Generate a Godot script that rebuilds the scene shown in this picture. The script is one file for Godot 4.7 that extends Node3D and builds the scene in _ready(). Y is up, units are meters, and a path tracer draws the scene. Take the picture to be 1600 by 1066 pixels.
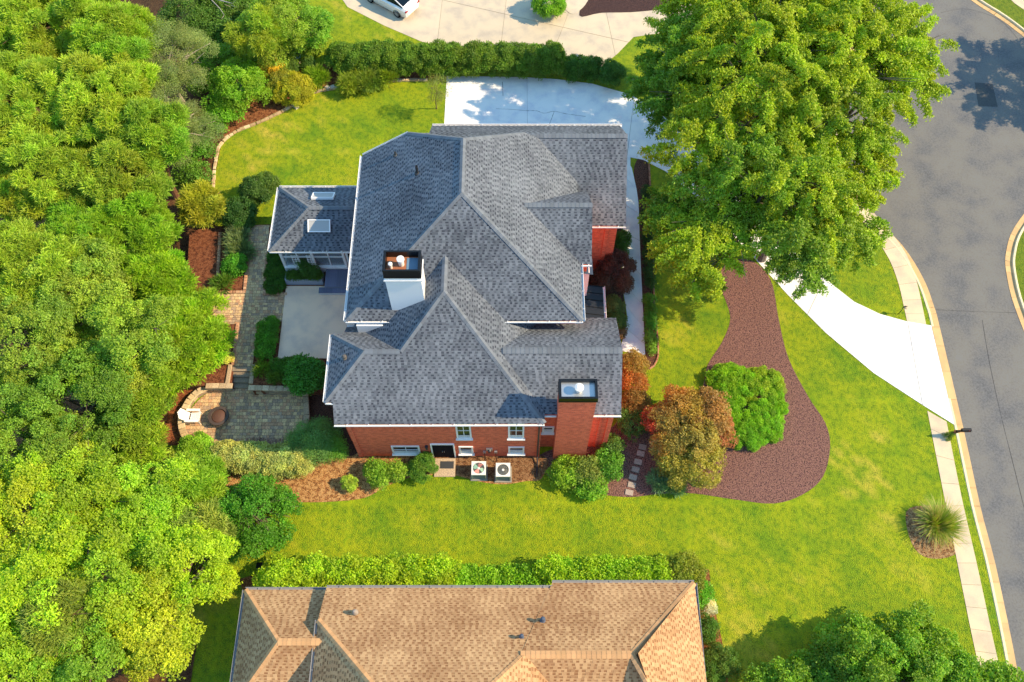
extends Node3D
# A brick house with slate-grey shingle roofs, its gardens, patio, drive, cul-de-sac and woods, seen from the air.

class MB:
	var v := PackedVector3Array()
	var n := PackedVector3Array()
	var c := PackedColorArray()
	func tri(a: Vector3, b: Vector3, d: Vector3, col := Color.WHITE) -> void:
		var nn := (b - a).cross(d - a).normalized()
		for p in [a, d, b]:
			v.append(p); n.append(nn); c.append(col)
	func quad(a: Vector3, b: Vector3, d: Vector3, e: Vector3, col := Color.WHITE) -> void:
		tri(a, b, d, col); tri(a, d, e, col)
	func fan(p: Array, col := Color.WHITE) -> void:
		for i in range(1, p.size() - 1): tri(p[0], p[i], p[i + 1], col)
	func box(o: Vector3, s: Vector3, b := Basis(), col := Color.WHITE) -> void:
		var h := s * 0.5
		var q := []
		for k in 8: q.append(o + b * Vector3(h.x if k & 1 else -h.x, h.y if k & 2 else -h.y, h.z if k & 4 else -h.z))
		quad(q[2], q[6], q[7], q[3], col); quad(q[0], q[1], q[5], q[4], col)
		quad(q[4], q[5], q[7], q[6], col); quad(q[1], q[0], q[2], q[3], col)
		quad(q[5], q[1], q[3], q[7], col); quad(q[0], q[4], q[6], q[2], col)
	# box whose top face is smaller: bevelled block
	func block(o: Vector3, s: Vector3, bev: float, b := Basis(), col := Color.WHITE) -> void:
		var h := s * 0.5
		var lo := [Vector3(-h.x, -h.y, -h.z), Vector3(h.x, -h.y, -h.z), Vector3(h.x, -h.y, h.z), Vector3(-h.x, -h.y, h.z)]
		var mid := []; var top := []
		for p in lo:
			mid.append(Vector3(p.x, h.y - bev, p.z)); top.append(Vector3(p.x - signf(p.x) * bev, h.y, p.z - signf(p.z) * bev))
		for k in 4:
			var j := (k + 1) % 4
			quad(o + b * lo[j], o + b * lo[k], o + b * mid[k], o + b * mid[j], col)
			quad(o + b * mid[j], o + b * mid[k], o + b * top[k], o + b * top[j], col)
		quad(o + b * top[3], o + b * top[2], o + b * top[1], o + b * top[0], col)
	func prism(p: PackedVector2Array, y0: float, y1: float, col := Color.WHITE) -> void:
		var q := p
		if Geometry2D.is_polygon_clockwise(q):
			q = q.duplicate(); q.reverse()
		sheet(q, y1, col)
		for i in q.size():
			var a := q[i]; var b := q[(i + 1) % q.size()]
			quad(Vector3(a.x, y1, a.y), Vector3(b.x, y1, b.y), Vector3(b.x, y0, b.y), Vector3(a.x, y0, a.y), col)
	func sheet(p: PackedVector2Array, y: float, col := Color.WHITE) -> void:
		var t := Geometry2D.triangulate_polygon(p)
		for i in range(0, t.size(), 3):
			var a := p[t[i]]; var b := p[t[i + 1]]; var d := p[t[i + 2]]
			if (b - a).cross(d - a) > 0.0:
				var s := b; b = d; d = s
			tri(Vector3(a.x, y, a.y), Vector3(b.x, y, b.y), Vector3(d.x, y, d.y), col)
	func tube(p: Array, r: Array, sides := 7, col := Color.WHITE) -> void:
		var rings := []
		for i in p.size():
			var d: Vector3 = (p[mini(i + 1, p.size() - 1)] - p[maxi(i - 1, 0)]).normalized()
			var sx := d.cross(Vector3(0.31, 0.2, 0.93)).normalized()
			var sy := d.cross(sx)
			var ring := []
			for k in sides:
				var a := TAU * k / sides
				ring.append(p[i] + (sx * cos(a) + sy * sin(a)) * r[i])
			rings.append(ring)
		for i in p.size() - 1:
			for k in sides:
				var j := (k + 1) % sides
				quad(rings[i][k], rings[i][j], rings[i + 1][j], rings[i + 1][k], col)
		for k in range(1, sides - 1):
			tri(rings[-1][0], rings[-1][k], rings[-1][k + 1], col)
	func lathe(o: Vector3, prof: Array, sides := 24, col := Color.WHITE) -> void:
		for i in prof.size() - 1:
			for k in sides:
				var a := TAU * k / sides; var b := TAU * (k + 1) / sides
				var p: Vector2 = prof[i]; var q: Vector2 = prof[i + 1]
				quad(o + Vector3(cos(a) * p.x, p.y, sin(a) * p.x), o + Vector3(cos(b) * p.x, p.y, sin(b) * p.x), o + Vector3(cos(b) * q.x, q.y, sin(b) * q.x), o + Vector3(cos(a) * q.x, q.y, sin(a) * q.x), col)
	func mesh() -> ArrayMesh:
		var a := []
		a.resize(Mesh.ARRAY_MAX)
		a[Mesh.ARRAY_VERTEX] = v; a[Mesh.ARRAY_NORMAL] = n; a[Mesh.ARRAY_COLOR] = c
		var m := ArrayMesh.new()
		m.add_surface_from_arrays(Mesh.PRIMITIVE_TRIANGLES, a)
		return m

var rng := RandomNumberGenerator.new()
var nz := FastNoiseLite.new()
var M := {}
var used := {}

func lin(r: float, g: float, b: float, k := 1.0) -> Color:   # sRGB bytes to a linear colour
	var q := Color(r / 255.0, g / 255.0, b / 255.0).srgb_to_linear()
	return Color(q.r * k, q.g * k, q.b * k)

func numbered(called: String) -> String:
	used[called] = used.get(called, 0) + 1
	return called if used[called] == 1 else "%s_%03d" % [called, used[called] - 1]

func tag(o: Node, label: String, category: String, group := "") -> void:
	o.set_meta("label", label); o.set_meta("category", category)
	if group: o.set_meta("group", group)

func thing(called: String, label: String, category: String, at := Vector3.ZERO, group := "") -> Node3D:
	var o := Node3D.new()
	o.name = numbered(called); add_child(o); o.position = at
	tag(o, label, category, group)
	return o

func part(parent: Node3D, called: String, mb: MB, m: Material, stuff := false) -> MeshInstance3D:
	return part_mesh(parent, called, mb.mesh(), m, stuff)

func part_mesh(parent: Node3D, called: String, me: Mesh, m: Material, stuff := false) -> MeshInstance3D:
	var o := MeshInstance3D.new()
	o.name = called; o.mesh = me; o.material_override = m
	parent.add_child(o, true)
	if parent != self and not (parent is MeshInstance3D): o.position = -parent.position
	if stuff: o.set_meta("kind", "stuff")
	return o

func structure(called: String, mb: MB, m: Material) -> MeshInstance3D:
	var o := part(self, numbered(called), mb, m)
	o.set_meta("kind", "structure")
	return o

func pick(a: Array): return a[rng.randi() % a.size()]

# ---------------------------------------------------------------- materials
func tex(size: int, f: Callable) -> ImageTexture:
	var d := PackedByteArray()
	d.resize(size * size * 3)
	var i := 0
	for y in size:
		for x in size:
			var q: Color = f.call(x, y)
			d[i] = int(clampf(q.r, 0, 1) * 255.0); d[i + 1] = int(clampf(q.g, 0, 1) * 255.0); d[i + 2] = int(clampf(q.b, 0, 1) * 255.0)
			i += 3
	var im := Image.create_from_data(size, size, false, Image.FORMAT_RGB8, d)
	im.generate_mipmaps()
	return ImageTexture.create_from_image(im)

func noise_bytes(size: int, freq: float, seed_: int, oct := 4) -> PackedByteArray:
	var q := FastNoiseLite.new()
	q.seed = seed_; q.frequency = freq; q.fractal_octaves = oct
	var im := q.get_seamless_image(size, size)
	im.convert(Image.FORMAT_L8)
	return im.get_data()

# grain: a tileable colour texture that multiplies the base colour, from two noises and single-grain speckle
func grain(size: int, f1: float, f2: float, amp1: float, amp2: float, speck: float, tint_a: Color, tint_b: Color, seed_: int) -> ImageTexture:
	var a := noise_bytes(size, f1, seed_); var b := noise_bytes(size, f2, seed_ + 7, 2)
	var r := RandomNumberGenerator.new(); r.seed = seed_
	return tex(size, func(x, y):
		var i: int = y * size + x
		var t := a[i] / 255.0
		var k := 1.0 + (t - 0.5) * amp1 + (b[i] / 255.0 - 0.5) * amp2 + (r.randf() - 0.5) * speck
		var q := tint_a.lerp(tint_b, clampf(t * 1.6 - 0.3 + (r.randf() - 0.5) * speck, 0, 1))
		return Color(q.r * k, q.g * k, q.b * k))

func mat(key: String, col: Color, rough := 0.9, t: Texture2D = null, tile := 1.0, vc := true) -> StandardMaterial3D:
	var m := StandardMaterial3D.new()
	m.albedo_color = col.linear_to_srgb(); m.roughness = rough
	m.vertex_color_use_as_albedo = vc
	if t:
		m.albedo_texture = t; m.uv1_triplanar = true; m.uv1_world_triplanar = true; m.uv1_scale = Vector3.ONE / tile
	M[key] = m
	return m

func relief(m: StandardMaterial3D, freq: float, seed_: int, strength: float) -> void:
	var q := FastNoiseLite.new(); q.seed = seed_; q.frequency = freq; q.fractal_octaves = 3
	var im := q.get_seamless_image(512, 512)
	im.bump_map_to_normal_map(strength)
	m.normal_enabled = true; m.normal_texture = ImageTexture.create_from_image(im)

func leaf_mat(key: String, back: Color) -> void:
	var m := mat(key, Color.WHITE, 0.55)
	m.backlight_enabled = true; m.backlight = back
	m.cull_mode = BaseMaterial3D.CULL_DISABLED

func make_materials() -> void:
	var w := Color.WHITE
	var m := mat("grass", w, 0.95, grain(1024, 0.014, 0.06, 0.35, 0.5, 0.35, Color(0.88, 0.98, 0.8), Color(1.02, 0.98, 0.95), 11), 6.5)
	relief(m, 0.2, 5, 9.0)
	m = mat("mulch", w, 0.95, grain(512, 0.025, 0.06, 0.5, 1.9, 0.6, Color(0.85, 0.8, 0.85), Color(1.0, 0.95, 0.85), 21), 2.6)
	relief(m, 0.3, 6, 12.0)
	m = mat("straw", w, 0.95, grain(512, 0.02, 0.07, 0.5, 1.2, 0.4, Color(0.8, 0.68, 0.6), Color(1.0, 0.95, 0.9), 31), 3.2)
	relief(m, 0.25, 7, 10.0)
	m = mat("asphalt", w, 0.9, grain(1024, 0.006, 0.09, 0.3, 0.2, 0.25, Color(0.96, 0.97, 1.0), Color(1.0, 0.96, 0.9), 41), 17.0)
	mat("concrete", w, 0.85, grain(512, 0.008, 0.2, 0.14, 0.08, 0.08, Color(0.96, 0.97, 1.0), Color(1, 1, 0.98), 51), 6.0)
	mat("stone", w, 0.9, grain(512, 0.03, 0.25, 0.4, 0.3, 0.2, Color(0.9, 0.9, 0.95), Color(1, 0.97, 0.9), 61), 1.5)
	mat("shingle", w, 0.92, grain(512, 0.05, 0.35, 0.15, 0.3, 0.35, Color(0.95, 0.97, 1.0), Color(1, 1, 1), 71), 1.2)
	mat("bark", w, 0.95, grain(256, 0.03, 0.2, 0.5, 0.5, 0.2, Color(0.85, 0.85, 0.9), Color(1, 0.95, 0.9), 81), 1.0)
	# brick: running bond of fired clay with pale joints, too fine to tell apart from the air
	var cols := []
	var r := RandomNumberGenerator.new(); r.seed = 4
	for i in 600: cols.append(r.randf())
	var sp := noise_bytes(512, 0.1, 92)
	mat("brick", w, 0.9, tex(512, func(x, y):
		var row := int(y / 21.333); var off := 32 if row % 2 else 0
		var bx := int(((x + off) % 512) / 64.0)
		var fx: float = fmod(x + off, 64.0); var fy: float = fmod(y, 21.333)
		var k := 0.8 + 0.4 * sp[y * 512 + x] / 255.0
		if fx < 4 or fy < 3.5: return Color(0.82 * k, 0.52 * k, 0.42 * k)
		var t: float = cols[(row * 8 + bx) % 600]
		return Color((0.80 + 0.17 * t) * k, (0.33 + 0.14 * t) * k, (0.22 + 0.10 * t) * k)), 1.72)
	mat("paint", lin(236, 238, 240), 0.5)
	mat("plain", w, 0.6)
	mat("metal", lin(190, 196, 200), 0.35).metallic = 0.7
	mat("dark_metal", lin(46, 52, 62), 0.4)
	m = mat("black", lin(16, 20, 34), 0.75); m.metallic_specular = 0.2
	m = mat("glass", lin(150, 175, 190), 0.04, null, 1.0, false)
	m.transparency = BaseMaterial3D.TRANSPARENCY_ALPHA; m.albedo_color.a = 0.28; m.metallic_specular = 0.8
	mat("dark_glass", lin(30, 38, 46), 0.05)
	leaf_mat("leaf", Color(0.9, 0.9, 0.4)); leaf_mat("needle", Color(0.85, 0.85, 0.4))
	m = mat("car_paint", lin(238, 238, 240), 0.25); m.clearcoat_enabled = true; m.clearcoat = 1.0; m.clearcoat_roughness = 0.05
	mat("rubber", lin(22, 22, 24), 0.8)

# ---------------------------------------------------------------- foliage
var SPRIG := {}

func leaf(mb: MB, o: Vector3, d: Vector3, up: Vector3, l: float, w: float) -> void:
	var s := d.cross(up).normalized() * w * 0.5
	var mid := o + d * l * 0.5 + up * l * 0.06
	mb.quad(o, mid - s, o + d * l, mid + s)

func make_sprigs() -> void:
	var r := RandomNumberGenerator.new(); r.seed = 77
	var sph := func() -> Vector3: return Vector3(r.randfn(), r.randfn(), r.randfn()).normalized()
	for spec in [["broad", 20, 0.27, 0.125, 0.085], ["birch", 16, 0.26, 0.145, 0.07], ["small", 22, 0.12, 0.07, 0.042], ["fine", 20, 0.26, 0.10, 0.028]]:
		var mb := MB.new()
		for i in spec[1]:
			var p: Vector3 = sph.call() * spec[2] * sqrt(r.randf())
			p.y = absf(p.y) * 0.6
			var d: Vector3 = (sph.call() + p.normalized() * 0.7).normalized()
			if spec[0] == "birch": d = (d + Vector3(0, -0.55, 0)).normalized()
			leaf(mb, p, d, (sph.call() + Vector3(0, 1.3, 0)).normalized(), spec[3] * r.randf_range(0.75, 1.25), spec[4] * r.randf_range(0.8, 1.2))
		SPRIG[spec[0]] = mb.mesh()
	var pn := MB.new()
	for i in 26:
		var d: Vector3 = (sph.call() + Vector3(0, 0.5, 0)).normalized()
		leaf(pn, d * 0.02 + sph.call() * 0.07, d, sph.call(), r.randf_range(0.22, 0.36), 0.048)
	SPRIG["pine"] = pn.mesh()
	var gr := MB.new()
	for i in 9:
		var a := r.randf() * TAU
		var d := Vector3(cos(a) * 0.5, 1, sin(a) * 0.5).normalized()
		leaf(gr, Vector3(cos(a), 0, sin(a)) * 0.03, d, Vector3(cos(a), 0, sin(a)), r.randf_range(0.25, 0.45), 0.025)
	SPRIG["blade"] = gr.mesh()

# lobes: [centre, radii (Vector3), colour]; broken into clumps, each clump covered with sprigs
func foliage(parent: Node3D, called: String, lobes: Array, sprig: String, clump_r: float, per_m2: float, size: float, bump := 0.22, gap := 0.12) -> MultiMeshInstance3D:
	var xf: Array[Transform3D] = []
	var cl: Array[Color] = []
	var per := {"broad": 1.0, "birch": 1.0, "pine": 1.0, "small": 1.0, "fine": 1.0, "blade": 1.0}
	for lb in lobes:
		var ce: Vector3 = lb[0]; var ra: Vector3 = lb[1]; var base: Color = lb[2]
		var area := 4.0 * PI * pow((pow(ra.x * ra.y, 1.6) + pow(ra.x * ra.z, 1.6) + pow(ra.y * ra.z, 1.6)) / 3.0, 1.0 / 1.6)
		var cr := minf(clump_r, minf(ra.x, minf(ra.y, ra.z)) * 0.6)
		var nc := int(ceil(area * 0.78 / (PI * cr * cr) * 1.15))
		for i in nc:
			var y := 1.0 - 1.55 * (i + 0.5) / nc
			var a := i * 2.39996 + rng.randf() * 0.7
			var s := sqrt(maxf(0.0, 1.0 - y * y))
			var d := Vector3(s * cos(a), y, s * sin(a))
			if rng.randf() < gap: continue
			var wob := 1.0 + bump * (nz.get_noise_3dv((ce + d * ra) * 22.0) * 1.6 + rng.randf_range(-0.5, 0.5))
			var cc := ce + d * ra * wob * (1.0 - cr * 0.5 / maxf(ra.x, 0.3))
			var k := cr * rng.randf_range(0.6, 1.4)
			var frond := sprig == "birch"
			var ax := (Vector3(d.x, 0.25, d.z) + Vector3(rng.randfn(), 0, rng.randfn()) * 0.35).normalized() * k * 2.3
			var tone := 1.0 + rng.randf_range(-0.16, 0.16)
			var hue := rng.randf_range(-0.1, 0.1)
			var ns := int(ceil(4.0 * PI * k * k * 0.62 * per_m2))
			for j in ns:
				var e := Vector3(rng.randfn(), rng.randfn(), rng.randfn()).normalized()
				e.y = e.y if e.y > -0.25 else -e.y * 0.6
				var p := cc + e * k * Vector3(1, 0.8, 1) * sqrt(rng.randf_range(0.35, 1.1))
				if frond:
					var q := rng.randf()
					p = cc + ax * (q - 0.35) + Vector3(0, -0.9 * q * q * k, 0) + e * k * 0.45 * (1.15 - q)
				var up := (e * 0.9 + d * 0.5 + Vector3(0, 0.45, 0) + Vector3(rng.randfn(), rng.randfn(), rng.randfn()) * 0.3).normalized()
				var sx := up.cross(Vector3(sin(j * 1.7), 0.3, cos(j * 1.7))).normalized()
				var sc := size * rng.randf_range(0.75, 1.25)
				xf.append(Transform3D(Basis(sx, up, sx.cross(up)).scaled(Vector3.ONE * sc), p - parent.position))
				var t := tone * rng.randf_range(0.72, 1.28) * 1.4
				cl.append(Color(base.r * t * (1.04 + hue), base.g * t, base.b * t * (1.0 - hue)))
	var mm := MultiMesh.new()
	mm.transform_format = MultiMesh.TRANSFORM_3D; mm.use_colors = true
	mm.mesh = SPRIG[sprig]; mm.instance_count = xf.size()
	for i in xf.size():
		mm.set_instance_transform(i, xf[i]); mm.set_instance_color(i, cl[i])
	var o := MultiMeshInstance3D.new()
	o.name = called; o.multimesh = mm; o.material_override = M["needle"] if sprig == "pine" else M["leaf"]
	parent.add_child(o, true)
	o.set_meta("kind", "stuff")
	total_sprigs += xf.size()
	return o

var total_sprigs := 0

func tree(called: String, label: String, base: Vector2, lobes: Array, sprig: String, trunk_r: float, bark: Color, group := "", clump := 0.75, per := 7.0, size := 1.0, gap := 0.12) -> void:
	var y0 := ground_height(base.x, base.y)
	var t := thing(called, label, "tree", Vector3(base.x, y0, base.y), group)
	var mb := MB.new()
	var top: Vector3 = lobes[0][0]
	for lb in lobes:
		if lb[0].y > top.y: top = lb[0]
	var p := []; var rr := []
	for k in 7:
		var s := k / 6.0
		p.append(Vector3(lerpf(base.x, top.x, s * s) + sin(k * 1.9 + base.x) * 0.12 * s, lerpf(y0 - 0.1, top.y + 0.4, s), lerpf(base.y, top.z, s * s) + cos(k * 2.3 + base.y) * 0.12 * s))
		rr.append(trunk_r * (1.25 if k == 0 else 1.0 - 0.85 * s))
	mb.tube(p, rr, 9, bark)
	part(t, "trunk", mb, M.bark)
	for lb in lobes:
		var ce: Vector3 = lb[0]; var ra: Vector3 = lb[1]
		var li := MB.new()
		for k in 5:
			var a := k * 1.257 + ce.x
			var e := ce + Vector3(cos(a) * ra.x, rng.randf_range(0.0, 0.7) * ra.y, sin(a) * ra.z) * 0.88
			var st: Vector3 = p[3 + k % 3]
			var m1 := st.lerp(e, 0.5) + Vector3(0, 0.35, 0)
			li.tube([st, m1, e], [trunk_r * 0.3, trunk_r * 0.18, 0.015], 5, bark)
			for q in 2:
				var e2 := e.lerp(m1, 0.3) + Vector3(rng.randfn(), rng.randf() * 0.8, rng.randfn()) * ra.x * 0.3
				li.tube([m1.lerp(e, 0.35), e2], [trunk_r * 0.12, 0.01], 4, bark)
		part(t, "limb", li, M.bark)
	foliage(t, "crown", lobes, sprig, clump, per, size, 0.38, gap)

func shrub(called: String, label: String, lobes: Array, sprig := "small", group := "", clump := 0.3, per := 40.0, size := 1.0, category := "shrub") -> Node3D:
	var b: Vector3 = lobes[0][0]
	var y0 := ground_height(b.x, b.z)
	for lb in lobes:
		y0 = minf(y0, lb[0].y - 0.05)
	var t := thing(called, label, category, Vector3(b.x, y0, b.z), group)
	var mb := MB.new()
	for lb in lobes:
		var ce: Vector3 = lb[0]; var ra: Vector3 = lb[1]
		for k in 5:
			var a := k * 1.3 + ce.z
			mb.tube([Vector3(ce.x, y0 - 0.05, ce.z), ce + Vector3(cos(a) * ra.x * 0.7, ra.y * 0.55, sin(a) * ra.z * 0.7)], [0.03, 0.008], 4, lin(90, 70, 50))
	part(t, "stems", mb, M.bark)
	foliage(t, "leaves", lobes, sprig, clump, per, size, 0.14, 0.05)
	return t

# one lobe: centre, radii, colour
func lo(c: Vector3, rx: float, ry: float, col: Color, rz := -1.0) -> Array: return [c, Vector3(rx, ry, rx if rz < 0 else rz), col]

# a box hedge: rows of lobes along a line
func hedge(called: String, label: String, a: Vector2, b: Vector2, y: float, h: float, wid: float, col: Color, sprig := "small", group := "", clump := 0.26, per := 38.0, size := 1.0) -> void:
	var n := maxi(1, int(round(a.distance_to(b) / (wid * 0.62))))
	var lobes := []
	for i in n + 1:
		var p := a.lerp(b, float(i) / n)
		lobes.append(lo(Vector3(p.x, y + h * 0.5, p.y), wid * 0.55, h * 0.56, col))
	shrub(called, label, lobes, sprig, group, clump, per, size, "hedge")

# ---------------------------------------------------------------- roofs
func roof_faces(parent: Node3D, faces: Array, pal: Array, deck_col: Color) -> MeshInstance3D:
	var dk := MB.new()
	for f in faces: deck_face(dk, orient(f), deck_col)
	var deck := part(parent, "roof", dk, M.shingle)
	var sh := MB.new()
	for f in faces: shingle_face(sh, orient(f), pal)
	part(deck, "shingles", sh, M.shingle, true)
	return deck

func deck_face(mb: MB, f: Array, col: Color) -> void:
	var nn := Vector3.ZERO
	for i in range(1, f.size() - 1): nn += (f[i] - f[0]).cross(f[i + 1] - f[0])
	nn = nn.normalized()
	var u := Vector3.UP.cross(nn).normalized(); var vv := nn.cross(u).normalized()
	var q := PackedVector2Array()
	for p in f: q.append(Vector2(p.dot(u), p.dot(vv)))
	var t := Geometry2D.triangulate_polygon(q)
	for i in range(0, t.size(), 3):
		var a: Vector3 = f[t[i]]; var b: Vector3 = f[t[i + 1]]; var d: Vector3 = f[t[i + 2]]
		if (b - a).cross(d - a).dot(nn) > 0: mb.tri(a, b, d, col)
		else: mb.tri(a, d, b, col)

func orient(f: Array) -> Array:
	var nn := Vector3.ZERO
	for i in range(1, f.size() - 1): nn += (f[i] - f[0]).cross(f[i + 1] - f[0])
	if nn.y < 0:
		var g := f.duplicate(); g.reverse(); return g
	return f

func shingle_face(mb: MB, f: Array, pal: Array) -> void:
	var nn := Vector3.ZERO
	for i in range(1, f.size() - 1): nn += (f[i] - f[0]).cross(f[i + 1] - f[0])
	nn = nn.normalized()
	var u := Vector3.UP.cross(nn).normalized()
	var vv := nn.cross(u).normalized()       # up the slope
	var o: Vector3 = f[0]
	var poly := PackedVector2Array()
	var mn := Vector2(1e9, 1e9); var mx := -mn
	for p in f:
		var q := Vector2((p - o).dot(u), (p - o).dot(vv))
		poly.append(q); mn = mn.min(q); mx = mx.max(q)
	var lift := 0.006
	for p in f: lift = maxf(lift, (p - o).dot(nn) + 0.006)
	var ex := 0.152
	var row := 0
	var y := mn.y
	while y < mx.y:
		var x := mn.x - rng.randf()
		var hi := rng.randf() < 0.5
		while x < mx.x:
			var w := rng.randf_range(0.13, 0.23) if hi else rng.randf_range(0.11, 0.18)
			var g := o + u * x + vv * y
			var patch := nz.get_noise_3dv(g * 14.0) * 0.5 + nz.get_noise_3dv(g * 60.0) * 0.3
			# every shingle draws its own granule tone at random, whichever way its slope faces;
			# a laminated shingle: a light tab, or a dark cut-out below a light strip
			var bands := [[0.0, 1.0, 0.66, 0.009]] if hi else [[0.0, 0.56, 0.16, 0.0], [0.56, 1.0, 0.58, 0.007]]
			for bd in bands:
				var ya: float = y + ex * bd[0]; var yb: float = y + ex * bd[1]
				var col: Color = pal[0].lerp(pal[1], clampf(bd[2] + patch * 0.7 + rng.randf_range(-0.2, 0.2), 0, 1))
				var q := PackedVector2Array([Vector2(x, ya), Vector2(x + w, ya), Vector2(x + w, yb), Vector2(x, yb)])
				var inside := 0
				for k in q: inside += 1 if Geometry2D.is_point_in_polygon(k, poly) else 0
				var parts := [q]
				if inside < 4: parts = Geometry2D.intersect_polygons(q, poly)
				var up: Vector3 = nn * (lift + bd[3])
				for pc in parts:
					var top := []
					for k in pc: top.append(o + u * k.x + vv * k.y + up)
					if Geometry2D.is_polygon_clockwise(pc): top.reverse()
					mb.fan(top, col)
					if inside == 4 and bd[3] > 0.0:
						var dn := nn * -0.012
						mb.quad(top[0] + dn, top[1] + dn, top[1], top[0], col)
						if hi:
							mb.quad(top[3] + dn, top[0] + dn, top[0], top[3], col); mb.quad(top[1] + dn, top[2] + dn, top[2], top[1], col)
			x += w; hi = not hi
		y += ex; row += 1

func ridge_cap(parent: Node3D, a: Vector3, b: Vector3, w: float, col: Color, lift := 0.05) -> void:
	var mb := MB.new()
	var d := (b - a).normalized()
	var s := d.cross(Vector3.UP).normalized()
	var n := int(ceil(a.distance_to(b) / 0.24))
	for i in n:
		var p := a.lerp(b, float(i) / n); var q := a.lerp(b, float(i + 1) / n)
		var k := col * rng.randf_range(0.85, 1.12)
		var l0 := Vector3(0, lift + 0.022, 0); var l1 := Vector3(0, lift + 0.008, 0); var dn := Vector3(0, -w * 0.3, 0)
		mb.quad(p + l0, p + l0 + s * w * 0.5 + dn, q + l1 + s * w * 0.5 + dn, q + l1, k)
		mb.quad(p + l0 - s * w * 0.5 + dn, p + l0, q + l1, q + l1 - s * w * 0.5 + dn, k)
		mb.quad(p + l0 + s * w * 0.5 + dn, p + l0, p, p + s * w * 0.5 + dn, k)
	part(parent, "ridge_cap", mb, M.shingle)

func gutter(parent: Node3D, a: Vector3, b: Vector3, out: Vector3, col := Color.WHITE) -> void:
	var mb := MB.new()
	var d := (b - a).normalized()
	var l := a.distance_to(b)
	var bs := Basis(d, Vector3.UP, d.cross(Vector3.UP))
	var m := (a + b) * 0.5
	mb.box(m + out * 0.115 + Vector3(0, -0.05, 0), Vector3(l, 0.11, 0.012), bs, col)
	mb.box(m + out * 0.06 + Vector3(0, -0.10, 0), Vector3(l, 0.012, 0.12), bs, col)
	mb.box(m + out * 0.125 + Vector3(0, 0.008, 0), Vector3(l, 0.02, 0.022), bs, col)
	var k := 0.7
	while k < l:
		mb.box(a + d * k + out * 0.06 + Vector3(0, -0.005, 0), Vector3(0.03, 0.012, 0.13), bs, col)
		k += 1.15
	part(parent, "gutter", mb, M.paint)

# rectangular window on a wall facing +Z: x0..x1, y0..y1 at z
func window(parent: Node3D, x0: float, x1: float, y0: float, y1: float, z: float, lights: int) -> void:
	var fr := MB.new()
	var cx := (x0 + x1) / 2; var cy := (y0 + y1) / 2; var w := x1 - x0; var h := y1 - y0
	fr.box(Vector3(x0 + 0.05, cy, z + 0.03), Vector3(0.1, h, 0.08)); fr.box(Vector3(x1 - 0.05, cy, z + 0.03), Vector3(0.1, h, 0.08))
	fr.box(Vector3(cx, y1 - 0.05, z + 0.032), Vector3(w - 0.2, 0.1, 0.08)); fr.box(Vector3(cx, y0 + 0.05, z + 0.032), Vector3(w - 0.2, 0.1, 0.08))
	var f := part(parent, "window", fr, M.paint)
	var g := MB.new(); g.box(Vector3(cx, cy, z + 0.008), Vector3(w - 0.19, h - 0.19, 0.012))
	part(f, "pane", g, M.dark_glass)
	var mu := MB.new()
	for k in range(1, lights): mu.box(Vector3(x0 + 0.1 + (w - 0.2) * k / lights, cy, z + 0.024), Vector3(0.04, h - 0.2, 0.03))
	mu.box(Vector3(cx, cy, z + 0.026), Vector3(w - 0.2, 0.035, 0.03))
	part(f, "muntin", mu, M.paint)
	var si := MB.new(); si.box(Vector3(cx, y0 - 0.04, z + 0.07), Vector3(w + 0.12, 0.075, 0.16))
	part(f, "sill", si, M.paint)
	var bl := MB.new()   # pale blind behind the glass, lower half
	for k in 6: bl.box(Vector3(cx, y0 + 0.13 + k * 0.055, z + 0.017), Vector3(w - 0.21, 0.035, 0.004))
	part(f, "blind", bl, M.paint)

func vent(parent: Node3D, p: Vector3, h: float, r: float, col: Color, cap := false) -> void:
	var mb := MB.new()
	mb.lathe(p, [Vector2(r * 2.2, -0.1), Vector2(r * 2.0, 0.06), Vector2(r, 0.1), Vector2(r, h), Vector2(r * 0.7, h), Vector2(r * 0.7, h - 0.1)], 12, col)
	if cap: mb.lathe(p, [Vector2(r * 1.7, h - 0.05), Vector2(r * 1.7, h + 0.05), Vector2(r * 0.9, h + 0.12), Vector2(0.0, h + 0.13)], 12, col)
	part(parent, "vent_pipe", mb, M.plain)

# ---------------------------------------------------------------- ground
const EDGE := [Vector2(-70, -24), Vector2(-48, -21.5), Vector2(-40, -21), Vector2(-33, -21.5), Vector2(-28, -21.5), Vector2(-20, -21.6), Vector2(-14, -18.5), Vector2(-7, -17.6), Vector2(20, -17)]
func ground_height(x: float, z: float) -> float:
	var e := -20.0
	for i in EDGE.size() - 1:
		if z >= EDGE[i].x and z <= EDGE[i + 1].x: e = lerpf(EDGE[i].y, EDGE[i + 1].y, (z - EDGE[i].x) / (EDGE[i + 1].x - EDGE[i].x))
	var t := clampf((e - 0.5 - x) / 16.0, 0, 1)
	return -5.0 * t * t * (3 - 2 * t)

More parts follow.
